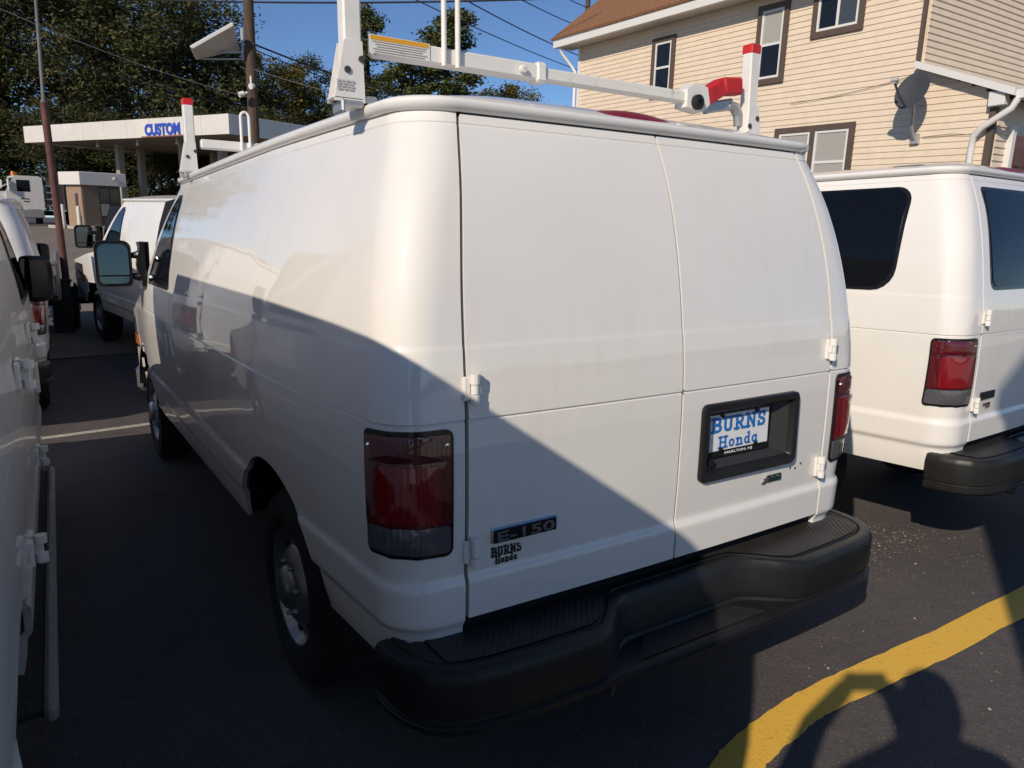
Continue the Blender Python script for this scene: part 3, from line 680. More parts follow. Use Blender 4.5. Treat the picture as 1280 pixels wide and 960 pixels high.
    # ---- rear step bumper
    if bumper:
        half = [(0, -.190), (.2, -.189), (.4, -.186), (.6, -.180), (.74, -.172), (.82, -.160), (.88, -.135), (.925, -.095), (.955, -.04), (.970, .03), (.975, .10)]
        fine = []
        for (a, b), (c, d) in zip(half[:-1], half[1:]): fine += [(a+(c-a)*i/4, b+(d-b)*i/4) for i in range(4)]
        fine.append(half[-1]); pth = [(-x, y) for x, y in fine[::-1]]+fine[1:]
        npth = len(pth); rows = []
        for k, (x, y) in enumerate(pth):
            a = pth[max(k-1, 0)]; b = pth[min(k+1, npth-1)]; t = Vector((b[0]-a[0], b[1]-a[1])).normalized(); n = Vector((t.y, -t.x))
            ax = abs(x); notch = sstep(.44, .23, ax)*.150
            nd = lambda o: Vector((x, y))-n*o
            inn = Vector((max(-.93, min(.93, x)), max(.055, y+.03)))
            if ax > .9: inn = Vector((math.copysign(.90+.03*0, x), max(.06, min(y+.02, .10))))
            e = sstep(.78, .97, ax)
            pr = []
            def P(o, z):
                q = nd(o); pr.append((q.x, q.y, z))
            pr.append((inn.x, inn.y, .600))
            P(.050+notch, .603); P(.046+notch, .597); P(.040+notch, .603); P(.018+notch, .604); P(.007+notch, .600); P(.001+notch, .590); P(notch*.98-.002, .572)
            P(notch*.9, .50+.0*e); P(notch*.88+.001, .480); P(notch*.86+.007, .474); P(notch*.82+.006, .464); P(min(notch*.2, .022), .461); P(0.0, .457); P(-.004, .454); P(-.003, .440); P(.010, .428); P(.04, .421); P(.16, .43)
            rows.append(pr)
        npr = len(rows[0]); Vv = [p for r_ in rows for p in r_]; Ff = []
        for k in range(npth-1):
            for i in range(npr-1): Ff.append((k*npr+i, k*npr+i+1, (k+1)*npr+i+1, (k+1)*npr+i))
        for k in (0, npth-1):
            f = tuple(k*npr+i for i in range(npr)); Ff.append(f if k == 0 else f[::-1])
        bp = mesh('rear_bumper', Vv, Ff, PLASTIC, root, True, 30)
        # ribbed tread pads on the ledge and in the step
        for sgn in (-1, 1):
            xs_ = [.10+.76*i/14 for i in range(15)]
            def outer(x):
                y = np.interp(x, [p[0] for p in half[:9]], [p[1] for p in half[:9]]); return y+.056+sstep(.44, .23, x)*.150
            Vv = [(sgn*x, .058, .6045) for x in xs_]+[(sgn*x, min(outer(x), .05), .6065) for x in xs_]
            mesh('tread_pad', Vv, [(i, i+1, 16+i, 15+i) if sgn > 0 else (i+1, i, 15+i, 16+i) for i in range(14)], TREAD, bp, False)
        mesh('step_pad', [(-.27, -.160, .4645), (.27, -.160, .4645), (.19, -.072, .4672), (-.19, -.072, .4672)], [(0, 1, 2, 3)], wave_bump(mat('fine_ribbed_tread', (.02, .019, .0185), .5, var=.2, vscale=9), 30, .35, 'X', .002, (0, 0, R(-30))), bp, False)
        MB().box((0, .09, .55), (1.5, .05, .16)).build('bumper_bracket', DARKIN, root, False)
        mb = MB(); mb.tube([(-.30, -.06, .40), (-.30, -.075, .35), (-.295, -.06, .31), (-.285, -.02, .31), (-.285, .0, .36)], .008, 8); mb.build('tow_hook', mat('dull_steel', (.12, .12, .12), .5, metal=.6), root)
    # ---- mirrors
    for side in (-1, 1):
        ym = 3.88+ext; mx = sidex(ym, 1.45, L)
        if mirror == 'tow':
            mr = empty('door_mirror'); mr.parent = root; mr.location = (side*mx, ym, 1.50)
            hw_, hh = .105, .145; c = Vector((side*.185, .02, -.005)); MZ = Matrix.Rotation(R(3)*side, 4, 'Z')
            sh = rrect(-hw_, hw_, -hh, hh, (.05, .05, .045, .03), 5)
            lay = [(1.0, 0.0), (1.03, .02), (1.0, .06), (.85, .10), (.5, .125), (.05, .13)]
            n = len(sh); Vv = [c+MZ @ Vector((x*s_, d, z*s_)) for s_, d in lay for x, z in sh]
            Ff = [(k*n+j, k*n+(j+1) % n, (k+1)*n+(j+1) % n, (k+1)*n+j) for k in range(len(lay)-1) for j in range(n)]
            mesh('mirror_shell', Vv, Ff, PLASTIC, mr, True, 40)
            mesh('mirror_face', [c+MZ @ Vector((x, .006, z)) for x, z in sh], [tuple(range(n))], PLASTIC, mr, False)
            tilt = Matrix.Rotation(R(-6), 4, 'X') @ Matrix.Rotation(R(14)*side, 4, 'Z')
            up_ = rrect(-.088, .088, -.072, .125, (.045, .045, .008, .008), 5); lo_ = rrect(-.086, .086, -.128, -.082, (.006, .006, .03, .03), 4)
            for nm, q in (('mirror_glass', up_), ('spot_glass', lo_)):
                mesh(nm, [c+MZ @ (Vector((x, -.003, z))+Vector((0, (x*-.03*side)+(z*.03), 0))) for x, z in q], [tuple(range(len(q)))], MIRROR, mr, False)
            mb = MB()
            mb.tube([(side*-.02, .03, .055), (side*.05, .045, .05), (side*.11, .045, .045)], [.055, .024, .012], 10); mb.tube([(side*-.02, .03, -.085), (side*.05, .045, -.09), (side*.11, .045, -.08)], [.05, .026, .014], 10)
            mb.build('mirror_arm', GLOSSBLK, mr)
            Vv, Ff = gridmesh(7, 9, lambda i, j: (side*(.012+.045*math.sin(math.pi*i/6)**.8*(.55+.45*math.cos((j-4)/4*2.2)**2)), -.10+.26*i/6, -.165+.30*j/8))
            panel('mirror_base', Vv, Ff, GLOSSBLK, mr, .03, 50, flip=(side < 0))
        elif mirror == 'small':
            mr = empty('door_mirror'); mr.parent = root; mr.location = (side*mx, ym, 1.44)
            sh = rrect(-.055, .055, -.115, .115, (.03, .04, .03, .03), 5); n = len(sh); c = Vector((side*.005, 0, 0)); MR = Matrix.Rotation(R(-62)*side, 4, 'Z')
            lay = [(1.0, 0.0), (1.04, .02), (1.02, .07), (.85, .11), (.4, .13), (.02, .132)]
            Vv = [c+MR @ Vector((x*s_, d, z*s_)) for s_, d in lay for x, z in sh]
            Ff = [(k*n+j, k*n+(j+1) % n, (k+1)*n+(j+1) % n, (k+1)*n+j) for k in range(len(lay)-1) for j in range(n)]
            mesh('mirror_shell', Vv, Ff, PLASTIC, mr, True, 40)
            mesh('mirror_glass', [c+MR @ Vector((x*.9, .004, z*.9)) for x, z in sh], [tuple(range(n))], MIRROR, mr, False)
            MB().box((side*.02, .03, -.06), (.09, .07, .10), .02).build('mirror_arm', PLASTIC, mr)
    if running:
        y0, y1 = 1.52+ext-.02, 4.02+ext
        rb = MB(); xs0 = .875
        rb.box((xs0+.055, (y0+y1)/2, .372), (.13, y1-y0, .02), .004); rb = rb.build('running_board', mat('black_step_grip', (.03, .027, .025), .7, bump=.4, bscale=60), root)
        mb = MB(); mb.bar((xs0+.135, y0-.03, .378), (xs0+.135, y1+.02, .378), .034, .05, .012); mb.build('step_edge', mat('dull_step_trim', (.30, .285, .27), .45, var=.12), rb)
        mb = MB()
        for y in (y0+.35, (y0+y1)/2, y1-.3): mb.box((xs0+.0, y, .43), (.05, .06, .10), .008)
        mb.build('step_brackets', paint, rb)
    return root
def place(x, y, yaw, z=0, pitch=0):
    return Matrix.Translation((x, y, z)) @ Matrix.Rotation(R(yaw), 4, 'Z') @ Matrix.Rotation(R(pitch), 4, 'X')
main = make_van('cargo_van', 'large white cargo van in the centre with windowless rear doors', place(0, 0, 0), decals=True)
make_van('passenger_van', 'white passenger van with dark tinted windows, to the right of the central van', place(2.97, .22, 3, .03), windows=True, lift=.03)
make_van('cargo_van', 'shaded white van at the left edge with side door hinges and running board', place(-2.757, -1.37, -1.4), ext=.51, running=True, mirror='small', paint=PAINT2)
make_van('cargo_van', 'white van beyond the left edge van, its red tail lamp and mirror showing', place(-2.52, 6.0, -.3, 0, 1.0), mirror='small', paint=PAINT2)
make_van('cargo_van', 'white van parked in front of the central van with amber turn signal and black bumper', place(.74, 6.2, 8.4, .06, 2.4), lamps='high', paint=PAINT2, hood_len=1.95)

# ---------------------------------------------------------------- ladder rack on the central van
rack = empty('ladder_rack', (0, .42, 2.0)); tag(rack, 'white steel ladder rack with red tipped posts on the roof of the central van', 'ladder rack')
def rk(nm, mb, m=RACKW, par=None, ang=32): return mb.build(nm, m, par or rack, True, ang)
def post(x, y, sx, foot=True):
    mb = MB(); mb.box((x, y, .185), (.050, .045, .33), .005); p = rk('post', mb)
    mb = MB(); mb.box((x, y, .352), (.054, .049, .036), .005); mb.build('red_cap', REDCAP, p)
    # folded gusset plate at the foot
    f = MB(); pl = [(-.03, .16), (.03, .16), (.036, .0), (.075*1, -.0), (.06, .02)]
    for yy in (-.026, .026):
        f.prism([(-.026, .15), (.024, .15), (.028, -.005), (-.058, -.005)] if sx < 0 else [(-.024, .15), (.026, .15), (.058, -.005), (-.028, -.005)], 0, .004, Matrix.Translation((x, y+yy+.002, .0)) @ Matrix.Rotation(R(90), 4, 'X'))
    f.box((x+sx*.018, y, .004), (.085, .056, .008), .003); f = f.build('foot_gusset', RACKW, p)
    mb = MB()
    for yy in (-.028,):
        for dx, dz in ((-.02, .075), (.02, .105)): mb.lathe([(.009, 0), (.009, .004), (.001, .005)], 10, Matrix.Translation((x+dx, y+yy, dz)) @ Matrix.Rotation(R(90), 4, 'X'))
    b = mb.build('bolts', mat('dark_bolt', (.12, .10, .09), .4, metal=.7), p); b['kind'] = 'stuff'
    # clamp that grips the drip rail
    mb = MB(); mb.box((x+sx*.008, y, -.010), (.062, .07, .018), .005); mb.box((x+sx*.036, y, -.016), (.010, .075, .034), .004); mb.box((x-sx*.045, y, .006), (.04, .05, .02), .004)
    mb.build('rail_clamp', mat('galvanised_clamp', (.45, .45, .45), .4, metal=.7, var=.15), p)
    return p
pl_ = post(-.868, 0, -1); post(.715, .0, 1); post(-.862, 2.352, -1); post(.862, 2.352, 1)
mb = MB()
for q_ in range(4):
    x_ = -.918
    for w_ in ((.010, .006, .012, .008), (.012, .014, .010), (.008, .011, .007, .009), (.014, .010, .012))[q_]: mb.box((x_+w_/2, -.0305, .046-.0068*q_), (w_, .001, .0045)); x_ += w_+.004
o = mb.build('embossed_marks', mat('grey_embossing', (.45, .44, .43), .5), pl_, False); o['kind'] = 'stuff'
for y0, xr in ((0, .41), (2.352, .83)):
    mb = MB(); mb.box((-.53, y0, .147), (.56, .048, .048), .006); rk('cross_tube', mb)
    mb = MB(); mb.box(((-.30+xr)/2+.0, y0, .145), (xr+.30, .040, .038), .006); rk('inner_cross_tube', mb, RACKRUST)
    mb = MB(); mb.box((-.262, y0, .147), (.04, .058, .060), .008); mb.lathe([(.012, 0), (.012, .012), (.002, .014)], 12, Matrix.Translation((-.335, y0-.026, .147)) @ Matrix.Rotation(R(90), 4, 'X')); rk('tube_collar', mb)
    mb = MB(); pts = [(-.602, y0-.03, .12), (-.602, y0-.03, .30)]+[(-.58-.022*math.cos(math.pi*i/8), y0-.03, .30+.026*math.sin(math.pi*i/8)) for i in range(1, 8)]+[(-.558, y0-.03, .30), (-.558, y0-.03, .12)]
    mb.tube(pts, .0078, 10); rk('ladder_stop', mb, RACKW, None, 60)
lb = MB().box((-.735, -.0262, .150), (.18, .0012, .046)).build('warning_label', RACKRUST, rack, False)
MB().box((-.735, -.0272, .166), (.172, .001, .011)).build('label_heading', mat('orange_print', (.70, .33, .02), .5), rack, False)
mb = MB()
for i in range(5): mb.box((-.735+.002*(i % 2), -.0270, .156-.0062*i), (.160-.012*(i % 3), .0008, .0026))
o = mb.build('label_print', mat('grey_print', (.25, .24, .23), .6), rack, False); o['kind'] = 'stuff'
mb = MB(); mb.prism([(.36, .11), (.445, .10), (.475, .13), (.46, .185), (.40, .195), (.36, .17)], -.03, .03, Matrix.Rotation(R(90), 4, 'X')); arm = rk('pivot_bracket', mb, RACKRUST)
MB().lathe([(.026, 0), (.026, .014), (.018, .02), (.008, .02), (.007, .012), (.001, .012)], 18, Matrix.Translation((.405, -.031, .128)) @ Matrix.Rotation(R(90), 4, 'X')).build('pivot_bolt', PLASTIC, arm)
mb = MB(); mb.bar((.462, 0, .150), (.56, 0, .205), .05, .062, .008); mb.bar((.555, 0, .203), (.655, 0, .215), .05, .062, .008); rk('red_clamp_arm', mb, REDTAPE)
mb = MB(); mb.bar((.50, .02, .125), (.64, .02, .155), .03, .04, .005); mb.tube([(.62, .02, .150), (.66, .02, .145), (.685, .02, .12), (.692, .02, .08)], .02, 8); rk('folding_lever', mb, mat('galvanised_clamp', (.45, .45, .45)))

# ---------------------------------------------------------------- house on the right
HE1 = Vector((-.0116, .9989, .0454)).normalized(); HN = UP.cross(HE1).normalized(); HO = at(1065, 130, 12.4)   # along the wall, outwards, a point on it
house = empty('clapboard_house', mtx=Matrix.Translation(HO-UP*3.5)); tag(house, 'cream clapboard house with brown shingle roof and brown trimmed windows', 'house')
def HP(a, h, n=0.0): return HE1*a+UP*(h+3.5)+HN*n                    # local to the house empty: along, up, out of the wall
SID = mat('cream_vinyl_siding', (.71, .575, .435), .55, var=.05, vscale=5, bump=.06, bscale=40)
TRIM = mat('brown_window_trim', (.095, .068, .052), .6, var=.1)
WHT = mat('white_sash', (.68, .66, .62), .4)
SHIN = mat('brown_asphalt_shingle', (.22, .105, .05), .9, var=.35, vscale=24, bump=.6, bscale=60)
def hbox(mb, a0, a1, h0, h1, n0, n1):
    V = [HP(a, h, n) for a in (a0, a1) for h in (h0, h1) for n in (n0, n1)]
    return mb.add(V, [(0, 1, 3, 2), (4, 6, 7, 5), (0, 4, 5, 1), (2, 3, 7, 6), (0, 2, 6, 4), (1, 5, 7, 3)])
A0, A1, HB, HT = -1.07, 7.42, -3.6, 2.25
wall = hbox(MB(), A0, A1, HB, HT, -6.5, -.03).build('wall', SID, house, False)
EXP = .0955
def board(a0, a1, h, parent):
    p = [(h, -.028), (h, .0085), (h+.010, .008), (h+EXP+.005, -.004), (h+EXP+.006, -.028)]
    V = [HP(a, q[0], q[1]) for a in (a0, a1) for q in p]
    return mesh('siding_board', V, [(0, 1, 6, 5), (1, 2, 7, 6), (2, 3, 8, 7), (3, 4, 9, 8), (0, 4, 3, 2, 1), (5, 6, 7, 8, 9)], SID, parent, False)
k = 0; h = -2.05
while h < HT-.05:
    board(A0+.05, A1-.05, h, wall); h += EXP
# one storey end with a lean-to roof, nearer to the lot
A2 = -2.27
low = hbox(MB(), A2, A0, HB, -.12, -6.5, -.03).build('lean_to_wall', SID, house, False)
h = -2.05
while h < .45:
    top_a = A0 - max(0, (.47-h-EXP*.6))/.44 if h > -.12 else A2+.05
    board(max(A2+.05, top_a if h > -.12 else A2+.05), A0+.05-.002, h, low); h += EXP
V = [HP(a, h_, n) for n in (.18, -6.6) for a, h_ in ((A0-.02, .50), (A2-.30, -.06), (A2-.30, -.16), (A0-.02, .40))]
mesh('lean_to_roof', V, [(0, 1, 2, 3), (7, 6, 5, 4), (0, 4, 5, 1), (1, 5, 6, 2), (2, 6, 7, 3), (3, 7, 4, 0)], WHT, house, False)
mb = MB(); hbox(mb, A0-.0, A0+.06, .45, HT, -.02, .03); mb.build('corner_trim', TRIM, house, False)
mb = MB(); hbox(mb, A2-.03, A2+.06, HB, -.2, -.05, .03); mb.build('corner_trim', TRIM, house, False)
mb = MB(); hbox(mb, A1-.06, A1+.03, HB, HT, -.05, .03); mb.build('corner_trim', WHT, house, False)
# upper end wall facing the lot: boards running away from the camera
endw = MB()
hbox(endw, A0-.02, A0-.004, .3, HT, -6.5, -.02); endw = endw.build('end_wall', SID, house, False)
h = .36
while h < HT+.9:
    V = [HP(A0-a_, q, n) for n in (-.035, -6.5) for q, a_ in ((h, .022), (h, .05), (h+.012, .048), (h+EXP+.008, .03), (h+EXP+.008, .022))]
    mesh('siding_board', V, [(5, 6, 1, 0), (6, 7, 2, 1), (7, 8, 3, 2), (8, 9, 4, 3), (0, 1, 2, 3, 4), (9, 8, 7, 6, 5)], SID, endw, False); h += EXP
# porch end of the lean-to: recessed wall and a brown panelled door
pw = MB(); V = [HP(A2-.006, h_, n) for h_ in (HB, -.2) for n in (-6.5, -.06)]; pw.add(V, [(0, 1, 3, 2)]); pw = pw.build('porch_wall', SID, house, False)
h = -2.05
while h < -.3:
    V = [HP(A2-.006-a_, q, n) for n in (-.10, -.42) for q, a_ in ((h, .0), (h, .028), (h+.012, .026), (h+EXP+.008, .008), (h+EXP+.008, .0))]
    mesh('siding_board', V, [(5, 6, 1, 0), (6, 7, 2, 1), (7, 8, 3, 2), (8, 9, 4, 3), (0, 1, 2, 3, 4), (9, 8, 7, 6, 5)], SID, pw, False); h += EXP
DOOR = mat('brown_wood_door', (.16, .062, .036), .5, var=.15, vscale=4)
mb = MB(); V = [HP(A2-.03-a_, h_, n) for a_ in (0, .05) for h_ in (-2.75, -.62) for n in (-1.42, -.52)]; mb.add(V, [(0, 1, 3, 2), (4, 6, 7, 5), (0, 4, 5, 1), (2, 3, 7, 6), (0, 2, 6, 4), (1, 5, 7, 3)]); dr = mb.build('porch_door', DOOR, house, False)
for n0 in (-.62, -.92, -1.22):
    for h0, h1 in ((-1.05, -.78), (-1.75, -1.15), (-2.6, -1.9)):
        mb = MB(); V = [HP(A2-.08-a_, h_, n) for a_ in (0, .022) for h_ in (h0, h1) for n in (n0-.22, n0)]; mb.add(V, [(0, 1, 3, 2), (4, 6, 7, 5), (0, 4, 5, 1), (2, 3, 7, 6), (0, 2, 6, 4), (1, 5, 7, 3)]); mb.build('door_panel', mat('dark_wood_panel', (.10, .04, .025), .45), dr, False)
mb = MB(); V = [HP(A2-.02-a_, h_, n) for a_ in (0, .09) for h_ in (-2.75, -.50) for n in (-.52, -.42)]; mb.add(V, [(0, 1, 3, 2), (4, 6, 7, 5), (0, 4, 5, 1), (2, 3, 7, 6), (0, 2, 6, 4), (1, 5, 7, 3)]); mb.build('door_jamb', WHT, house, False)
# windows
GW = mat('house_window_glass', (.05, .06, .065), .04, spec=.6, coat=.4)
GWD = mat('dark_window_glass', (.008, .009, .010), .04, spec=.6)
BL = wave_bump(mat('window_blind', (.36, .34, .31), .6), 14, .35, 'Z', .006)
def window(a0, a1, h0, h1, kind):
    w = MB()
    tw = .10
    hbox(w, a0, a0+tw, h0, h1, -.03, .045); hbox(w, a1-tw, a1, h0, h1, -.03, .045); hbox(w, a0+tw, a1-tw, h0, h0+tw, -.03, .044); hbox(w, a0+tw, a1-tw, h1-tw, h1, -.03, .044)
    w = w.build('window', TRIM, house, False)
    def unit(b0, b1, g0, g1, split, blind):
        s = MB(); t = .042
        hbox(s, b0, b0+t, g0, g1, -.03, .034); hbox(s, b1-t, b1, g0, g1, -.03, .034); hbox(s, b0+t, b1-t, g0, g0+t, -.03, .033); hbox(s, b0+t, b1-t, g1-t, g1, -.03, .033)
        if split == 'h': m_ = (g0+g1)/2; hbox(s, b0+t, b1-t, m_-.022, m_+.022, -.03, .030)
        if split == 'v': m_ = (b0+b1)/2; hbox(s, m_-.022, m_+.022, g0+t, g1-t, -.03, .030)
        s.build('sash', WHT, w, False)
        m1 = (g0+g1)/2
        if split == 'h':
            hbox(MB(), b0+t, b1-t, m1, g1-t, -.03, .018).build('pane', BL if blind > 1 else (GWD if blind == 0 else GW), w, False)
            hbox(MB(), b0+t, b1-t, g0+t, m1, -.03, .016).build('pane', BL if blind > 2 else GWD, w, False)
        else:
            m2 = (b0+b1)/2
            hbox(MB(), b0+t, m2, g0+t, g1-t, -.03, .018).build('pane', GW, w, False); hbox(MB(), m2, b1-t, g0+t, g1-t, -.03, .016).build('pane', GWD, w, False)
    i0, i1, j0, j1 = a0+tw, a1-tw, h0+tw, h1-tw
    if kind == 'pair':
        m_ = (i0+i1)/2; hbox(MB(), m_-.05, m_+.05, j0, j1, -.03, .043).build('mullion', TRIM, w, False)
        unit(i0, m_-.05, j0, j1, 'h', 3); unit(m_+.05, i1, j0, j1, 'h', 3)
    elif kind == 'slide': unit(i0, i1, j0, j1, 'v', 1)
    elif kind == 'dark': unit(i0, i1, j0, j1, 'h', 0)
    else: unit(i0, i1, j0, j1, 'h', 2)
window(4.19, 4.87, .58, 1.80, 'dark'); window(1.42, 2.10, .52, 1.90, 'dh'); window(-.04, .93, 1.15, 2.02, 'slide'); window(-.125, 1.47, -1.55, -.29, 'pair')
# eave, gutter and main roof
mb = MB(); hbox(mb, A0-.2, 7.87, 2.05, 2.10, -.1, .38); mb.build('soffit', mat('white_soffit', (.55, .52, .48), .6), house, False)
mb = MB(); hbox(mb, A0-.2, 7.88, 2.03, 2.19, .38, .48); mb.build('gutter', WHT, house, False)
V = [HP(a, h_, n) for a in (A0-.3, 7.94) for h_, n in ((2.19, .50), (2.24, .52), (5.2, -3.3), (5.12, -3.3))]
mesh('roof', V, [(0, 1, 2, 3), (7, 6, 5, 4), (1, 5, 6, 2), (0, 4, 5, 1), (3, 2, 6, 7), (0, 3, 7, 4)], SHIN, house, False)
mb = MB(); hbox(mb, 2.6, 5.2, 2.35, 4.6, -2.2, -.42); dm = mb.build('dormer', SID, house, False)
h = 2.45
while h < 4.4: 
    V = [HP(a, q[0], q[1]-.41) for a in (2.6, 5.2) for q in ((h, 0), (h, .02), (h+EXP, .004), (h+EXP, 0))]; mesh('siding_board', V, [(0, 1, 5, 4), (1, 2, 6, 5), (2, 3, 7, 6), (0, 3, 2, 1), (4, 5, 6, 7)], SID, dm, False); h += EXP
V = [HP(A1+.0, h_, n) for h_, n in ((2.1, 0), (5.1, -3.3), (2.1, -6.5))]
mesh('gable_wall', V, [(0, 1, 2)], SID, house, False)
# downspouts
mb = MB(); mb.tube([HP(7.72, 2.03, .40), HP(7.70, 1.9, .34), HP(7.6, 1.62, .10), HP(7.5, 1.5, .07), HP(7.5, -3.5, .07)], .036, 8); mb.build('downspout', WHT, house, True, 60)
mb = MB(); mb.box(HP(-2.32, -.17, .05), (.16, .22, .2), .01); mb.bar(HP(-2.62, -.14, .12), HP(-2.62, -.14, -5), .12, .12, .01); mb.build('gutter_end', WHT, house, False)
mb = MB(); mb.tube([HP(-2.60, -.20, .12), HP(-2.55, -.32, .13), HP(-2.2, -.55, .13), HP(-2.08, -.66, .10), HP(-2.06, -.85, .08), HP(-2.06, -3.5, .08)], .047, 10); mb.build('downspout', WHT, house, True, 60)
mb = MB(); mb.tube([HP(1.2, .12, .03)]+[HP(1.2-2.25*i/8, .12+.20*(i/8)-.04*math.sin(math.pi*i/8), .03) for i in range(1, 9)], .004, 6); mb.tube([HP(-1.28, -.62, .03), HP(-1.7, -.60, .04), HP(-2.0, -.63, .03)], .004, 6); mb.build('wall_cable', mat('black_cable', (.02, .02, .02), .6), house)
# satellite dish: its own thing on the wall
DISHG = mat('grey_dish_paint', (.055, .058, .065), .45, var=.08)
base = HO+HE1*-1.17+UP*-.64+HN*.03
dish = empty('satellite_dish', mtx=Matrix.Translation(base)); tag(dish, 'grey satellite dish on a bent arm fixed to the cream house wall', 'satellite dish')
cen = HE1*-.10+UP*.66+HN*.44
fwd = (HN*.90+UP*.36+HE1*.06).normalized(); xax = fwd.cross(UP).normalized(); yax = xax.cross(fwd).normalized()
M = Matrix(((xax.x, yax.x, fwd.x, cen.x), (xax.y, yax.y, fwd.y, cen.y), (xax.z, yax.z, fwd.z, cen.z), (0, 0, 0, 1)))
prof = [(0.001, -.05), (.07, -.047), (.14, -.036), (.20, -.022), (.255, -.002), (.262, .004), (.255, .003), (.2, -.010), (.14, -.026), (.07, -.038), (.001, -.041)]
MB().lathe(prof, 36, M @ Matrix.Diagonal((1.0, 1.12, 1, 1))).build('reflector', DISHG, dish, True, 50)
tip = M @ Vector((0.0, -.10, .44))
mb = MB(); mb.tube([M @ Vector((0, -.27, -.01)), M @ Vector((0, -.22, .2)), tip], .017, 8); mb.build('feed_arm', DISHG, dish)
mb = MB(); mb.tube([tip+fwd*.02, tip-fwd*.07+UP*.02], .032, 12); mb.box(tip+UP*.03, (.08, .10, .05), .01); mb.build('feed_horn', mat('pale_grey_plastic', (.5, .47, .42), .5), dish)
mb = MB(); mb.tube([HN*.0, HN*.06+UP*.02, HN*.17+UP*.16-HE1*.02, HN*.24+UP*.36-HE1*.05, cen-fwd*.05-UP*.10], .024, 10); mb.box((0, 0, 0), (.05, .14, .16), .01); mb.build('mast', mat('galvanised_steel', (.42, .41, .40), .45, metal=.5), dish)

# ---------------------------------------------------------------- filling station behind
def upright(P): 
    z = UP; x = Vector((1, 0, 0)); x = (x-z*x.dot(z)).normalized(); y = z.cross(x)
    return Matrix(((x.x, y.x, z.x, P.x), (x.y, y.y, z.y, P.y), (x.z, y.z, z.z, P.z), (0, 0, 0, 1)))
CANW = mat('canopy_white_metal', (.62, .58, .53), .5, var=.06, vscale=.8)
C0 = at(31, 178.5, 41); C1 = at(287, 176, 33); dv = (C1-C0); dv -= UP*dv.dot(UP); fx = dv.normalized(); fy = UP.cross(fx).normalized()
Wc = dv.length; Dc = 11.0; Hc = .86
can = empty('station_canopy', mtx=Matrix(((fx.x, fy.x, UP.x, C0.x), (fx.y, fy.y, UP.y, C0.y), (fx.z, fy.z, UP.z, C0.z), (0, 0, 0, 1)))); tag(can, 'flat white filling station canopy with a blue lettered sign in front of dark trees', 'canopy')
npan = 9
for i in range(npan): MB().box((Wc*(i+.5)/npan, .03, Hc/2), (Wc/npan-.012, .06, Hc), .004).build('fascia_panel', CANW, can, False)
for i in range(6): MB().box((Wc-.03, Dc*(i+.5)/6, Hc/2), (.06, Dc/6-.012, Hc), .004).build('fascia_panel', CANW, can, False); MB().box((.03, Dc*(i+.5)/6, Hc/2), (.06, Dc/6-.012, Hc), .004).build('fascia_panel', CANW, can, False)
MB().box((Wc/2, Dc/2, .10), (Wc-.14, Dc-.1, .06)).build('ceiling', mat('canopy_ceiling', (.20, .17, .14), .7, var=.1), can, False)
MB().box((Wc/2, Dc/2, Hc-.06), (Wc-.14, Dc-.1, .04)).build('roof_deck', mat('grey_roof_deck', (.25, .25, .25), .8), can, False)
for x, y in ((4.8, 2.4), (10.2, 2.4), (4.8, 8.6), (10.2, 8.6), (2.1, 5.5), (13.2, 2.4)): MB().box((x, y, -2.0), (.34, .34, 4.2), .01).build('column', mat('canopy_column', (.30, .27, .23), .6, var=.15), can, False)
for x in (5.3, 8.7, 11.8):
    mb = MB(); mb.tube([(x, .9, .06), (x, .9, -.12)], .03, 8); mb.tube([(x, .9, -.12), (x, .9, -.26)], [.05, .09], 10); mb.build('lamp_head', mat('white_lamp_glass', (.7, .68, .62), .4), can)
def on_can(px, py, out=.0):                     # point of the front fascia plane under this pixel
    d = _fw+_r*((px-640)/F)-_u*((py-480)/F); nrm = -fy; t = (C0-CAMP).dot(nrm)/d.dot(nrm); P = CAMP+d*t-C0; return P.dot(fx), P.dot(UP)
sx0, sz0 = on_can(179, 171); sx1, sz1 = on_can(232, 154)
MB().box(((sx0+sx1)/2, -.02, (sz0+sz1)/2), (sx1-sx0+.25, .04, abs(sz1-sz0)+.06), .01).build('sign_panel', mat('sign_white', (.66, .62, .52), .4), can, False)
tx = text('sign_lettering', 'CUSTOM', .6, mat('sign_blue', (.03, .07, .42), .4), can, ((sx0+sx1)/2-.05, -.048, (sz0+sz1)/2+.04), width=(sx1-sx0)*.82, height=.55, extrude=.02, bold=.035)
MB().box(((sx0+sx1)/2, -.046, min(sz0, sz1)-.01), (sx1-sx0+.1, .02, .05)).build('sign_stripe', mat('sign_red_brown', (.25, .10, .07), .5), can, False)
# pay booth under the canopy
bP = at(131, 284, 36.0); bm_ = upright(bP) @ Matrix.Rotation(R(24), 4, 'Z')
booth = empty('pay_booth', mtx=bm_); tag(booth, 'small brown pay booth with white roof band under the canopy', 'booth')
TAN = mat('tan_booth_panel', (.30, .20, .13), .6, var=.1); BRN = mat('brown_booth_panel', (.095, .062, .045), .6, var=.15)
bw, bd, bh = 1.85, 1.4, 1.95
MB().box((0, bd/2, bh/2), (bw, bd, bh), .01).build('wall', BRN, booth, False)
MB().box((-bw/2-.012, bd/2, bh/2), (.02, bd-.04, bh-.02)).build('side_panel', TAN, booth, False)
MB().box((-bw/2+.40, -.012, bh/2), (.74, .02, bh-.02)).build('front_panel', mat('olive_tan_panel', (.17, .125, .085), .6, var=.1), booth, False)
for x in (.12, .62): MB().box((x, -.012, 1.45), (.44, .02, .72), .004).build('window', GWD, booth, False)
MB().box((.12, -.014, .82), (.38, .02, .55), .004).build('notice', mat('grey_notice', (.28, .26, .25), .6), booth, False)
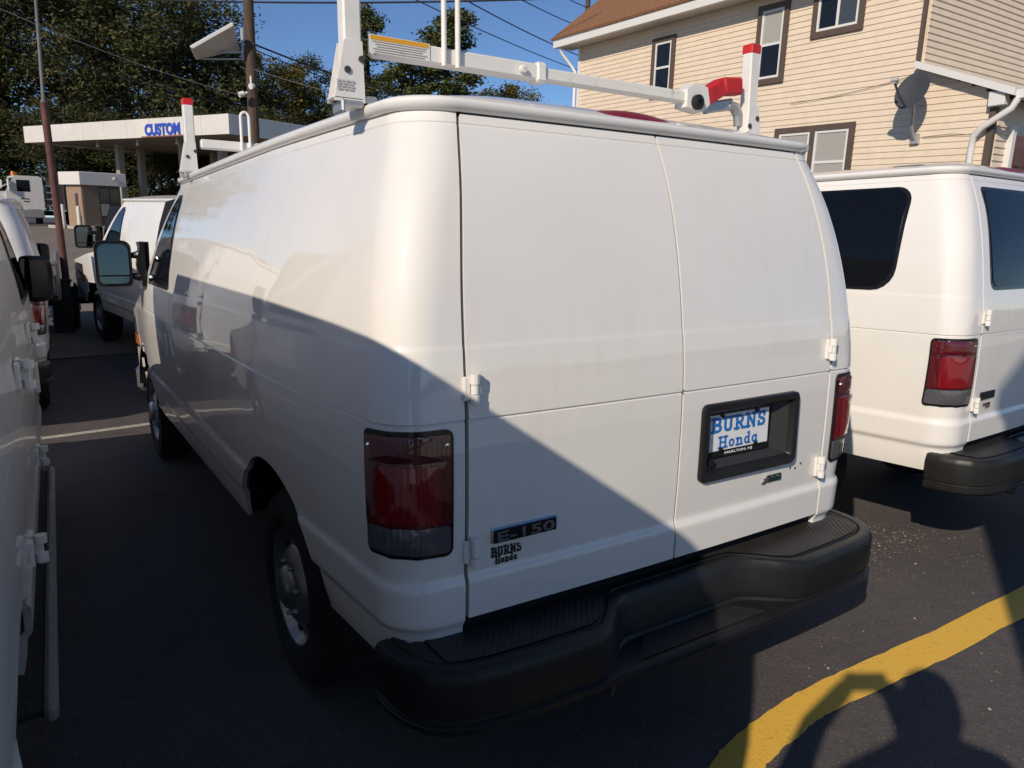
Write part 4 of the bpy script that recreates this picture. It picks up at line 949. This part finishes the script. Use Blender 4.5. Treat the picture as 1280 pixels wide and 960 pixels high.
rb_ = MB(); rb_.box((.0, bd/2, bh+.30), (bw+.40, bd+.5, .60), .02); rb_.build('roof_band', mat('booth_white_band', (.66, .62, .57), .5), booth, False)
MB().lathe([(.11, 0), (.11, .05), (.05, .09), (.001, .095)], 14, Matrix.Translation((.55, -.27, bh+.33)) @ Matrix.Rotation(R(90), 4, 'X')).build('wall_lamp', mat('pale_lamp', (.5, .48, .44), .4), booth)
MB().box((0, bd/2-.2, -.05), (bw+1.6, bd+1.3, .20), .02).build('concrete_island', mat('concrete_kerb', (.42, .38, .33), .8, var=.15, vscale=6), booth, False)
MB().box((-bw/2-.05, .45, 1.25), (.06, .16, .62), .01).build('meter_box', mat('dark_grey_box', (.06, .06, .07), .5), booth, False)
for i, (px, py) in enumerate(((80, 281.5), (100, 283.5))):
    P = at(px, py, 34.6); b = empty('bollard', mtx=upright(P)); tag(b, ('pale bollard standing left of the pay booth' if i == 0 else 'pale bollard in front of the pay booth wall'), 'bollard', 'pale bollards by the booth')
    MB().lathe([(.085, -.1), (.085, .88), (.07, .93), (.03, .955), (.001, .96)], 14).build('post', mat('pale_bollard', (.60, .56, .48), .6, var=.1), b)
    MB().lathe([(.12, -.1), (.12, .03), (.09, .04)], 14).build('footing', MATS['concrete_kerb'], b)
# ---------------------------------------------------------------- dump truck
tP = at(25, 285, 42.0);  truck = empty('dump_truck', mtx=upright(tP) @ Matrix.Rotation(R(8), 4, 'Z')); tag(truck, 'white dump truck with roof beacons parked left of the pay booth', 'truck')
TW = mat('truck_white', (.60, .58, .56), .4, coat=.4, var=.06); DK = mat('dump_body_dark', (.05, .045, .045), .6, var=.2)
# x axis: forwards is -x ; near side is -y
mb = MB(); mb.prism([(-.62, 1.05), (1.15, 1.05), (1.15, 2.78), (.95, 2.86), (-.15, 2.86), (-.62, 1.98)], -1.15, 1.15, Matrix.Rotation(R(90), 4, 'X')); mb.build('cab', TW, truck, False)
mb = MB(); mb.prism([(-2.1, .85), (-.60, .85), (-.60, 1.98), (-1.5, 1.86), (-2.05, 1.62), (-2.15, 1.2)], -.85, .85, Matrix.Rotation(R(90), 4, 'X')); mb.build('hood', TW, truck, False)
for s_ in (-1, 1):
    mb = MB(); pts = [(-1.25+.66*math.cos(R(a)), .55+.66*math.sin(R(a))) for a in range(0, 181, 15)]+[(-1.25+.55*math.cos(R(a)), .55+.55*math.sin(R(a))) for a in range(180, -1, -15)]
    mb.prism(pts, -.18, .18, Matrix.Translation((0, s_*.98, 0)) @ Matrix.Rotation(R(90), 4, 'X')); mb.build('fender', TW, truck, False)
    MB().box((.22, s_*1.155, 2.32), (.62, .02, .62), .02).build('side_window', GWD, truck, False)
    mb = MB(); mb.box((-.48, s_*1.30, 2.35), (.10, .22, .62), .03); mb.tube([(-.45, s_*1.1, 2.1), (-.48, s_*1.28, 2.1)], .02, 6); mb.build('door_mirror', TW, truck)
    MB().box((.35, s_*1.10, .80), (1.5, .18, .42), .04).build('fuel_tank', mat('tank_grey', (.30, .29, .28), .4, metal=.4), truck, False)
    for j, (x, rr) in enumerate(((-1.25, .52), (3.0, .52))):
        w = empty('wheel'); w.parent = truck; w.location = (x, s_*.98, rr); Mx = Matrix.Rotation(R(90)*(1 if s_ < 0 else -1), 4, 'X')
        MB().lathe([(.28, -.14), (.45, -.15), (.51, -.11), (.52, -.06), (.52, .06), (.51, .11), (.45, .15), (.28, .14)], 28, Mx).build('tyre', RUBBER, w)
        MB().lathe([(.28, .13), (.27, .08), (.2, .05), (.12, .08), (.10, .14), (.001, .15)], 24, Mx).build('rim', mat('truck_rim', (.35, .16, .10), .5), w)
mb = MB(); mb.prism([(-.62, 2.02), (-.16, 2.78), (-.12, 2.78), (-.58, 2.02)], -1.0, 1.0, Matrix.Translation((-.03, 0, 0)) @ Matrix.Rotation(R(90), 4, 'X')); mb.build('windscreen', GLASS, truck, False)
for i in range(4): MB().box((1.52, -.92, 1.28+.36*i), (.50, .18, .10), .02).build('ladder_step', TW, truck, False)
MB().box((1.38, -.6, 1.9), (.10, .3, 1.9), .02).build('exhaust_stack', mat('stack_grey', (.20, .19, .18), .4, metal=.6), truck, False)
for x, y in ((-.1, -.5), (.1, .3)):
    mb = MB(); mb.lathe([(.12, 0), (.12, .10), (.09, .2), (.001, .23)], 14, Matrix.Translation((x, y, 2.86))); mb.build('beacon', AMBER, truck)
mb = MB(); mb.prism([(1.85, 1.15), (5.2, 1.15), (5.3, 2.65), (1.7, 2.65), (1.7, 2.35)], -1.15, 1.15, Matrix.Rotation(R(90), 4, 'X')); mb.build('dump_body', DK, truck, False)
for i in range(5): MB().box((2.15+.7*i, -1.17, 1.85), (.09, .06, 1.5), .01).build('body_rib', DK, truck, False)
MB().box((1.6, 0, .85), (7.0, .8, .25)).build('chassis', DARKIN, truck, False)
for i, (w_, z_) in enumerate(((.42, 1.62), (.30, 1.48))):
    MB().box((.25+.06*i, -1.157, z_), (w_, .006, .05)).build('door_lettering', mat('black_print', (.012, .012, .012)), truck, False)

# ---------------------------------------------------------------- low grey trailer and bin beyond the left vans
pP = at(62, 404, 10.4); tr_ = empty('utility_trailer', mtx=Matrix.Translation((pP.x-.55, pP.y, gz(0, pP.y+.8))) @ Matrix.Rotation(R(-2), 4, 'Z') @ Matrix.Rotation(R(3), 4, 'X')); tag(tr_, 'low grey utility trailer tail beside the rusty pole, past the left vans', 'trailer')
SILV = mat('grey_trailer_paint', (.20, .195, .19), .5, metal=.2, var=.08)
tg = MB().box((0, 0, .80), (1.40, .05, .56), .015).build('tailgate', SILV, tr_, False)
MB().box((.50, -.035, .98), (.16, .03, .06), .01).build('latch', GLOSSBLK, tg, False); MB().box((0, -.03, 1.05), (1.38, .03, .05), .008).build('top_rail', SILV, tg, False)
for s_ in (-1, 1):
    MB().box((s_*.70, 1.2, .80), (.05, 2.3, .56), .015).build('side_panel', SILV, tr_, False); MB().box((s_*.62, -.035, .58), (.13, .03, .07), .01).build('tail_lamp', LENSD, tr_, False)
    wheel(tr_, .82, 1.2, s_, .30)
MB().box((0, 1.2, .48), (1.38, 2.3, .06)).build('floor', DARKIN, tr_, False); MB().bar((0, 2.3, .45), (0, 3.3, .42), .09, .09).build('drawbar', SILV, tr_, False)
bx = at(81, 413, 11.2); bx.z = gz(0, bx.y); ub = empty('waste_bin', (bx.x, bx.y, bx.z)); tag(ub, 'dark lidded waste bin at the foot of the rusty lamp pole', 'bin')
mb = MB(); mb.prism([(-.13, -.13), (.13, -.13), (.13, .13), (-.13, .13)], 0, .74); mb.build('body', PLASTIC, ub, False); MB().box((0, 0, .77), (.30, .30, .05), .015).build('lid', PLASTIC, ub, False)

# ---------------------------------------------------------------- poles and wires
RUSTP = mat('rusty_red_pole', (.10, .040, .030), .75, var=.3, vscale=5)
a = at(90.5, 413, 11.6); a.z = gz(0, a.y)-.05; b = at(54.5, 128, 10.9); c = at(43, -20, 10.55)
lp = empty('light_pole', tuple(a)); tag(lp, 'thin leaning light pole with rusty red lower tube at the left', 'pole')
MB().tube([Vector(), (b-a)*.5, b-a], .052, 12).build('lower_tube', RUSTP, lp); MB().tube([b-a, b-a+(c-b)*.03, c-a, (c-a)+(c-b)*.4], [.052, .026, .022, .02], 10).build('upper_tube', mat('grey_galvanised_tube', (.13, .12, .12), .6, var=.2), lp)
MB().tube([Vector((0, 0, -.02)), Vector((0, 0, .05))], .13, 12).build('base_plate', RUSTP, lp)
WOOD = mat('weathered_pole_wood', (.085, .055, .038), .85, var=.35, vscale=5, stretch=(4, 4, .4), bump=.5, bscale=25)
g0 = at(318, 177, 17.0); top_ = at(307.5, -60, 16.0); dirp = (top_-g0).normalized(); g1 = g0-dirp*5.5
up_ = empty('utility_pole', tuple(g1)); tag(up_, 'brown wooden utility pole with floodlight and cameras behind the central van', 'pole')
MB().tube([Vector(), (top_-g1)*.5, (top_-g1)], [.135, .122, .11], 16).build('pole_shaft', WOOD, up_)
def atp(px, py, D): return at(px, py, D)-g1
pan = MB(); P1 = atp(239, 60, 15.6); P2 = atp(292, 30, 15.9); P3 = atp(300, 62, 16.7); P4 = atp(246, 75, 16.3)
nrm = ((P2-P1).cross(P4-P1)).normalized(); th = nrm*.05
pan.add([P1, P2, P3, P4, P1+th, P2+th, P3+th, P4+th], [(0, 1, 2, 3), (7, 6, 5, 4), (0, 4, 5, 1), (1, 5, 6, 2), (2, 6, 7, 3), (3, 7, 4, 0)])
pan.build('floodlight_panel', mat('pale_panel', (.50, .49, .46), .5, var=.05), up_, False)
mb = MB(); mb.bar(P1+(P2-P1)*.02, P1+(P2-P1)*.98, .07, .07, .01); mb.build('panel_frame', WHT, up_, False)
br = MB(); br.bar(atp(250, 66, 16.3), atp(303, 65, 16.5), .04, .05); br.bar(atp(302, 36, 16.4), atp(304, 75, 16.5), .05, .08); br.bar(atp(252, 74, 16.3), atp(303, 74, 16.5), .03, .03)
br.build('panel_bracket', mat('bracket_grey', (.35, .34, .32), .5, metal=.3), up_, False)
CAMW = mat('white_camera_plastic', (.68, .67, .63), .4)
for (x0, y0, x1, y1) in ((299, 118.5, 309, 116), (313, 108, 318, 107.5)):
    mb = MB(); A = atp(x0, y0, 16.4); B = atp(x1, y1, 16.5); mb.tube([A, A+(B-A)*.55], .062, 12); mb.tube([A+(B-A)*.5, B], .03, 8); mb.build('security_camera', CAMW, up_)
mb = MB(); mb.tube([atp(313, 92, 16.55), atp(314, 107, 16.55)], .022, 6); mb.build('conduit', WHT, up_)
f0 = at(732, 60, 34); f1 = at(736.5, -30, 33); fp = empty('utility_pole', tuple(f0-UP*8)); tag(fp, 'distant wooden utility pole standing behind the house roof', 'pole')
MB().tube([Vector(), f1-f0+UP*8], [.15, .11], 12).build('pole_shaft', WOOD, fp); 
q = f1-f0+UP*8-(f1-f0)*.28; MB().bar(q-Vector((.5, 0, 0)), q+Vector((.5, 0, 0)), .09, .09).build('crossarm', WOOD, fp, False)
WIRE = mat('black_wire', (.02, .02, .022), .6); WIREL = mat('pale_wire', (.30, .29, .28), .5)
def wire(nm, lab, p0, p1, r, sag=.25, m=WIRE):
    A = at(*p0); B = at(*p1); n = 24; P = [A+(B-A)*(i/n)-Vector((0, 0, 1))*sag*4*(i/n)*(1-i/n) for i in range(n+1)]
    o = MB().tube([p-A for p in P], r, 6).build(nm, m); o.location = A; tag(o, lab, 'wire', 'overhead wires'); return o
wire('overhead_wire', 'thick black overhead wire crossing the top of the sky', (140, -2, 18), (745, -4, 17), .022, .11)
wire('overhead_wire', 'pale service wire sloping from upper left to the utility pole', (-20, 2, 12), (309, 121, 16.4), .006, .12, WIREL)
wire('overhead_wire', 'pale service wire from the utility pole towards the rack post', (318, 87, 16.4), (470, 128, 19), .009, .05, WIREL)
wire('overhead_wire', 'lower dark wire sloping behind the light pole', (-20, 48, 13), (420, 160, 19), .009, .1)
wire('overhead_wire', 'dark wire running from the utility pole down to the right, upper one', (317, 55, 16.2), (520, 122, 24), .02, .1)
wire('overhead_wire', 'thin dark wire running down to the right below another', (318, 62, 16.2), (520, 133, 24), .012, .1)
wire('overhead_wire', 'dark wire from the top centre down to the roof edge of the house', (512, -4, 22), (735, 92, 34), .016, .1)
wire('overhead_wire', 'double dark wire above the crossbar sloping down to the house', (575, -4, 24), (735, 74, 34), .020, .1)
wire('overhead_wire', 'upper dark wire sloping to the distant utility pole', (645, -4, 26), (734, 37, 33), .018, .05)
wire('overhead_wire', 'dark wire at the far pole leaving towards the upper right', (735, 20, 33), (800, 42, 36), .018, .03)
wire('overhead_wire', 'shortest dark wire at the top right of the sky', (705, -4, 30), (736, 10, 33), .018, .02)

# ---------------------------------------------------------------- trees
def leafmat(name, c):
    m = bpy.data.materials.new(name); m.use_nodes = True; n = m.node_tree.nodes; l = m.node_tree.links; b = n['Principled BSDF']
    g = n.new('ShaderNodeNewGeometry'); r = n.new('ShaderNodeValToRGB'); l.new(g.outputs['Random Per Island'], r.inputs[0])
    e = r.color_ramp.elements; e[0].color = (*c[0], 1); e[1].color = (*c[-1], 1); e[1].position = 1
    for i, q in enumerate(c[1:-1]): x = e.new((i+1)/(len(c)-1)); x.color = (*q, 1)
    l.new(r.outputs[0], b.inputs['Base Color']); b.inputs['Roughness'].default_value = .6; b.inputs['Specular IOR Level'].default_value = .25
    tr = n.new('ShaderNodeBsdfTranslucent'); l.new(r.outputs[0], tr.inputs[0]); mx = n.new('ShaderNodeMixShader'); mx.inputs[0].default_value = .25
    out = n['Material Output']; l.new(b.outputs[0], mx.inputs[1]); l.new(tr.outputs[0], mx.inputs[2]); l.new(mx.outputs[0], out.inputs[0])
    return m
LEAF = {'dark': leafmat('dark_autumn_green_leaves', [(.026, .036, .014), (.045, .060, .02), (.08, .082, .027), (.13, .105, .035)]),
        'brown': leafmat('brownish_leaves', [(.05, .05, .022), (.085, .072, .027), (.13, .095, .034), (.07, .08, .026)]),
        'gold': leafmat('yellow_green_leaves', [(.06, .07, .015), (.12, .11, .02), (.22, .15, .025), (.09, .09, .02)]),
        'pine': leafmat('conifer_needles', [(.05, .07, .022), (.085, .10, .03), (.14, .14, .045)])}
BARK = mat('dark_bark', (.045, .036, .028), .9, var=.3)
def tree_meshes(seed, H, rad, n, leaf, kind, base=.25):
    rg = random.Random(seed); tk = MB(); ends = []
    lean = Vector((rg.uniform(-.04, .04), rg.uniform(-.04, .04), 0))
    P = [Vector((lean.x*H*t*t*2, lean.y*H*t*t*2, H*t*.92)) for t in (0, .15, .3, .45, .6, .75, .9, 1)]
    tk.tube(P, [H*.020*(1.15-t)+.02 for t in (0, .15, .3, .45, .6, .75, .9, 1)], 8)
    nb = 22 if kind != 'pine' else 34
    for i in range(nb):
        t = base+(.97-base)*(i+rg.random())/nb; b = Vector((lean.x*H*t*t*2, lean.y*H*t*t*2, H*t*.92)); az = i*2.4+rg.uniform(-.5, .5)
        if kind == 'pine': ln = rad*(1.02-t)*rg.uniform(.75, 1.15)+.3; el = rg.uniform(-.1, .2)
        else: ln = rad*math.sqrt(max(.05, 1-((t-.55)/.52)**2))*rg.uniform(.6, 1.1); el = rg.uniform(.15, .8)
        d = Vector((math.cos(az)*math.cos(el), math.sin(az)*math.cos(el), math.sin(el)))
        m1 = b+d*ln*.5+Vector((rg.uniform(-.3, .3), rg.uniform(-.3, .3), rg.uniform(-.1, .3))); e = b+d*ln
        tk.tube([b, m1, e], [H*.006, H*.004, H*.0015], 5, False)
        ends += [(m1, ln*.30), (e, ln*.28), ((m1+e)/2, ln*.3)]
        for _ in range(2):
            q = m1+(e-m1)*rg.random(); f = q+Vector((rg.gauss(0, 1), rg.gauss(0, 1), rg.gauss(.3, .7)))*ln*.26; tk.tube([q, f], [H*.002, H*.0007], 4, False); ends.append((f, ln*.24))
    V = []; Fc = []
    for i in range(n):
        c, s = ends[rg.randrange(len(ends))]; s = max(s, .45)
        p = c+Vector((rg.gauss(0, s*.55), rg.gauss(0, s*.55), rg.gauss(0, s*.42)))
        if p.z < H*base*.6: continue
        a = Vector((rg.gauss(0, 1), rg.gauss(0, 1), rg.gauss(0, .6))).normalized(); b = a.cross(Vector((rg.gauss(0, 1), rg.gauss(0, 1), rg.gauss(0, 1)))).normalized()
        L = leaf*rg.uniform(.6, 1.35); w = L*.42; k = len(V); V += [p-a*L*.5, p+b*w*.5, p+a*L*.5, p-b*w*.5]; Fc.append((k, k+1, k+2, k+3))
    tm = bpy.data.meshes.new('trunk'); tm.from_pydata([tuple(v) for v in tk.V], [], tk.F); finish(tm, True, 60); tm.materials.append(BARK)
    cm = bpy.data.meshes.new('crown'); cm.from_pydata([tuple(v) for v in V], [], Fc); cm.update()
    return tm, cm
TM = {'a': tree_meshes(1, 16, 4.6, 14500, .28, 'round', .16), 'b': tree_meshes(2, 17, 4.2, 13000, .28, 'round', .2), 'c': tree_meshes(3, 14, 4.4, 17000, .27, 'round', .12),
      'p': tree_meshes(4, 15, 3.9, 17000, .27, 'pine', .10), 'q': tree_meshes(5, 15, 3.4, 15000, .26, 'pine', .08)}
CR_ = {}
def tree(v, leafm, px, D, H, label, yaw=0, py=300, group='trees behind the filling station', zb=None, sc=1.0):
    tm, cm = TM[v]; key = (v, leafm)
    if key not in CR_:
        c2 = cm.copy(); c2.materials.clear(); c2.materials.append(LEAF[leafm]); c2.name = 'crown'; CR_[key] = c2
    P = at(px, py, D); P.z = gz(0, P.y) if zb is None else zb
    s = H/{'a': 16, 'b': 17, 'c': 14, 'p': 15, 'q': 15}[v]
    t = empty('conifer_tree' if v in 'pq' else 'tree', mtx=Matrix.Translation(P) @ upright(Vector()).to_4x4() @ Matrix.Rotation(R(yaw), 4, 'Z') @ Matrix.Diagonal((s*sc, s*sc, s, 1))); tag(t, label, 'tree', group)
    link(bpy.data.objects.new('trunk', tm), t); link(bpy.data.objects.new('crown', CR_[key]), t)
spec = [(-70, 62, 21, 'a', 'dark'), (-25, 55, 20, 'b', 'brown'), (25, 58, 22, 'c', 'dark'), (105, 57, 20.5, 'b', 'dark'), (138, 64, 22, 'c', 'brown'), (176, 56, 19.5, 'a', 'dark'), (240, 57, 17.5, 'c', 'dark'), (272, 64, 17.5, 'a', 'dark'),
        (302, 62, 15.5, 'b', 'dark'), (322, 70, 15.5, 'c', 'gold'), (352, 62, 13.5, 'a', 'gold'), (382, 74, 16.5, 'b', 'dark'), (410, 66, 12.5, 'c', 'dark')]
nm_ = ['first', 'second', 'third', 'fourth', 'fifth', 'sixth', 'seventh', 'eighth', 'ninth', 'tenth', 'eleventh', 'twelfth', 'thirteenth', 'fourteenth', 'fifteenth']
adj = {'dark': 'dark green', 'brown': 'brownish', 'gold': 'yellow tinged'}
for i, (px, D, H, v, lm) in enumerate(spec):
    tree(v, lm, px, D, H, '%s broadleaf tree, %s from the left in the row behind the canopy' % (adj[lm], nm_[i]), yaw=i*67)
# low understorey that closes the view beneath the crowns
for i, px in enumerate((-40, 10, 52, 92, 130, 168, 205, 246, 290, 330)):
    tree('c', 'dark', px, 50+(i % 3)*2.5, 7.0+(i % 2), 'low dark bushy tree in the shade behind the canopy, %s from the left' % nm_[i], yaw=i*41, group='bushy trees under the row', sc=1.5)
tree('q', 'pine', 466, 62, 19.0, 'narrow conifer just right of the left rack post', 30, group='conifers behind the van roof')
tree('p', 'pine', 500, 58, 15.0, 'low wide conifer behind the warning label of the rack', 80, group='conifers behind the van roof', sc=1.25)
tree('p', 'pine', 546, 60, 18.6, 'broad conifer between the two ladder stop rods', 140, group='conifers behind the van roof', sc=1.3)
tree('c', 'gold', 632, 70, 13.5, 'small golden autumn tree below the crossbar', 10, group='far trees by the house')
tree('c', 'brown', 712, 95, 14.5, 'distant russet tree beside the house corner', 60, group='far trees by the house')
tree('c', 'brown', 590, 95, 13.5, 'distant russet tree behind the van roof left of the golden tree', 200, group='far trees by the house')

# ---------------------------------------------------------------- behind the camera: the photographer, an added shadow block and bounce ground
GB = mat('pale_shadow_block', (.60, .57, .53), .8, var=.08)
gar = empty('shadow_block', (-2.08, -2.47, 0)); tag(gar, 'tall pale block pillar behind the photographer, added to cast the shadow on the right', 'stand_in')  # added out of view to throw the right-hand shadow; real caster unknown
MB().box((.36, -.36, 1.9), (.72, .72, 3.8), .02).build('shaft', GB, gar, False)
mb = MB(); mb.prism([(-.04, 3.8), (.76, 3.8), (.76, 4.5), (.30, 4.15), (-.04, 3.92)], -.04, .76, Matrix.Rotation(R(90), 4, 'X')); mb.build('cap', GB, gar, False)
V, Fc = gridmesh(9, 8, lambda i, j: (-16+4*i, -3.4-2*j, .004))  # unseen sheet, added to bounce sunlight onto the shaded rear doors
tag(mesh('bounce_ground', V, Fc, mat('pale_bounce_ground', (.46, .43, .38), .85, var=.12, vscale=1.5, bump=.2, bscale=40), None, False), 'unseen pale ground sheet added behind the photographer to bounce light onto rear doors', kind='structure')
# the photographer, standing behind the camera
def person():
    root = empty('person', (-1.60, -1.84, 0)); tag(root, 'person in dark jacket holding up a phone, known from the shadow on the asphalt', 'person')
    def skin(nm, verts, edges, rad, m, rootv=0, sub=2, vox=.014):
        """limbs of tapering tubes and joint balls, fused into one continuous surface"""
        mb = MB(); rad = [sum(q)/2 if isinstance(q, tuple) else q for q in rad]
        for a, c in edges:
            A, C = Vector(verts[a]), Vector(verts[c]); mb.tube([A, A+(C-A)*.33, A+(C-A)*.67, C], [rad[a], rad[a]*.67+rad[c]*.33, rad[a]*.33+rad[c]*.67, rad[c]], 14)
        for v, q in zip(verts, rad): mb.lathe([(max(1e-4, q*math.sin(math.pi*k/8)), -q*math.cos(math.pi*k/8)) for k in range(9)], 14, Matrix.Translation(v))
        me = bpy.data.meshes.new(nm); me.from_pydata([tuple(v) for v in mb.V], [], mb.F); o = bpy.data.objects.new(nm, me); COL.objects.link(o)
        md = o.modifiers.new('r', 'REMESH'); md.mode = 'VOXEL'; md.voxel_size = vox; sm = o.modifiers.new('s', 'SMOOTH'); sm.iterations = 6
        dg = bpy.context.evaluated_depsgraph_get(); m2 = bpy.data.meshes.new_from_object(o.evaluated_get(dg)); bpy.data.objects.remove(o); m2.name = nm
        bpy.data.meshes.remove(me); finish(m2, True, 80); m2.materials.clear(); m2.materials.append(m); return link(bpy.data.objects.new(nm, m2), root)
    # one continuous clothed body facing the van (towards +x +y); head and hands follow
    f = Vector((.544, .839, 0)); r = Vector((.839, -.544, 0)); Z = Vector((0, 0, 1))
    def B(a, b, c): return tuple(r*a+f*b+Z*c)
    ph = CAMP-Vector((-1.60, -1.84, 0))
    hl = ph-r*.065-f*.035+Z*.012; hr = ph+r*.105-f*.035-Z*.0
    V = [B(0, 0, .95), B(0, .0, 1.12), B(0, .01, 1.30), B(0, .02, 1.42), B(.0, .04, 1.50), B(.015, .045, 1.61), B(.015, .055, 1.675),
         B(-.17, .02, 1.40), tuple(ph-r*.225-f*.03-Z*.44), tuple(ph-r*.15-f*.02-Z*.14), tuple(hl),
         B(.18, .02, 1.40), B(.27, .09, 1.17), tuple(hr+r*.05-f*.06-Z*.12), tuple(hr),
         B(-.10, 0, .88), B(-.11, .02, .50), B(-.11, 0, .09), B(-.12, .13, .045), B(.10, 0, .88), B(.11, .02, .50), B(.11, 0, .09), B(.12, .13, .045)]
    E = [(0, 1), (1, 2), (2, 3), (3, 4), (4, 5), (5, 6), (3, 7), (7, 8), (8, 9), (9, 10), (3, 11), (11, 12), (12, 13), (13, 14), (0, 15), (15, 16), (16, 17), (17, 18), (0, 19), (19, 20), (20, 21), (21, 22)]
    rad = [(.19, .14), (.19, .13), (.20, .14), (.15, .12),   .07, (.098, .105), (.09, .10), .085, .055, .045, .035, .09, .07, .055, .038, .095, .065, .048, .04, .095, .065, .048, .04]
    skin('body', V, E, rad, mat('dark_jacket', (.03, .03, .035), .8, var=.2))
    SK = mat('skin', (.45, .28, .20), .5)
    for hand, s_ in ((hl, -1), (hr, 1)):
        fv = [tuple(hand)]; fe = []; fr = [.022]
        for k in range(4):
            z = .03-.022*k; a = hand+r*(-s_*.015)+f*.035+Z*z; b2 = hand+r*(-s_*(.04-.004*k))+f*.045+Z*(z+.002); n = len(fv)
            fv += [tuple(a), tuple(b2)]; fe += [(0, n), (n, n+1)]; fr += [.0088, .0075]
        a = hand+r*(-s_*.03)-f*.012+Z*.02; n = len(fv); fv += [tuple(hand+r*(-s_*.01)-f*.014+Z*.002), tuple(a)]; fe += [(0, n), (n, n+1)]; fr += [.010, .009]
        skin('hand', fv, fe, fr, SK, 0, 1, .0045)
    return root
person()
phn = empty('phone', tuple(CAMP)); tag(phn, 'black phone held up by the photographer', 'phone')
f = Vector((.544, .839, 0)); M_ = cam.matrix_world.to_3x3().to_4x4()
MB().box((0.0, -.0, .034), (.152, .072, .008), .003, M_).build('case', GLOSSBLK, phn, False) if False else None
c_ = MB(); c_.box(Vector((0, 0, 0)), (.152, .072, .008), .003); co = c_.build('case', GLOSSBLK, phn, False); co.matrix_basis = M_ @ Matrix.Translation((.02, .022, .024))

for me in list(bpy.data.meshes):
    if me.users == 0: bpy.data.meshes.remove(me)
    else: me.validate()
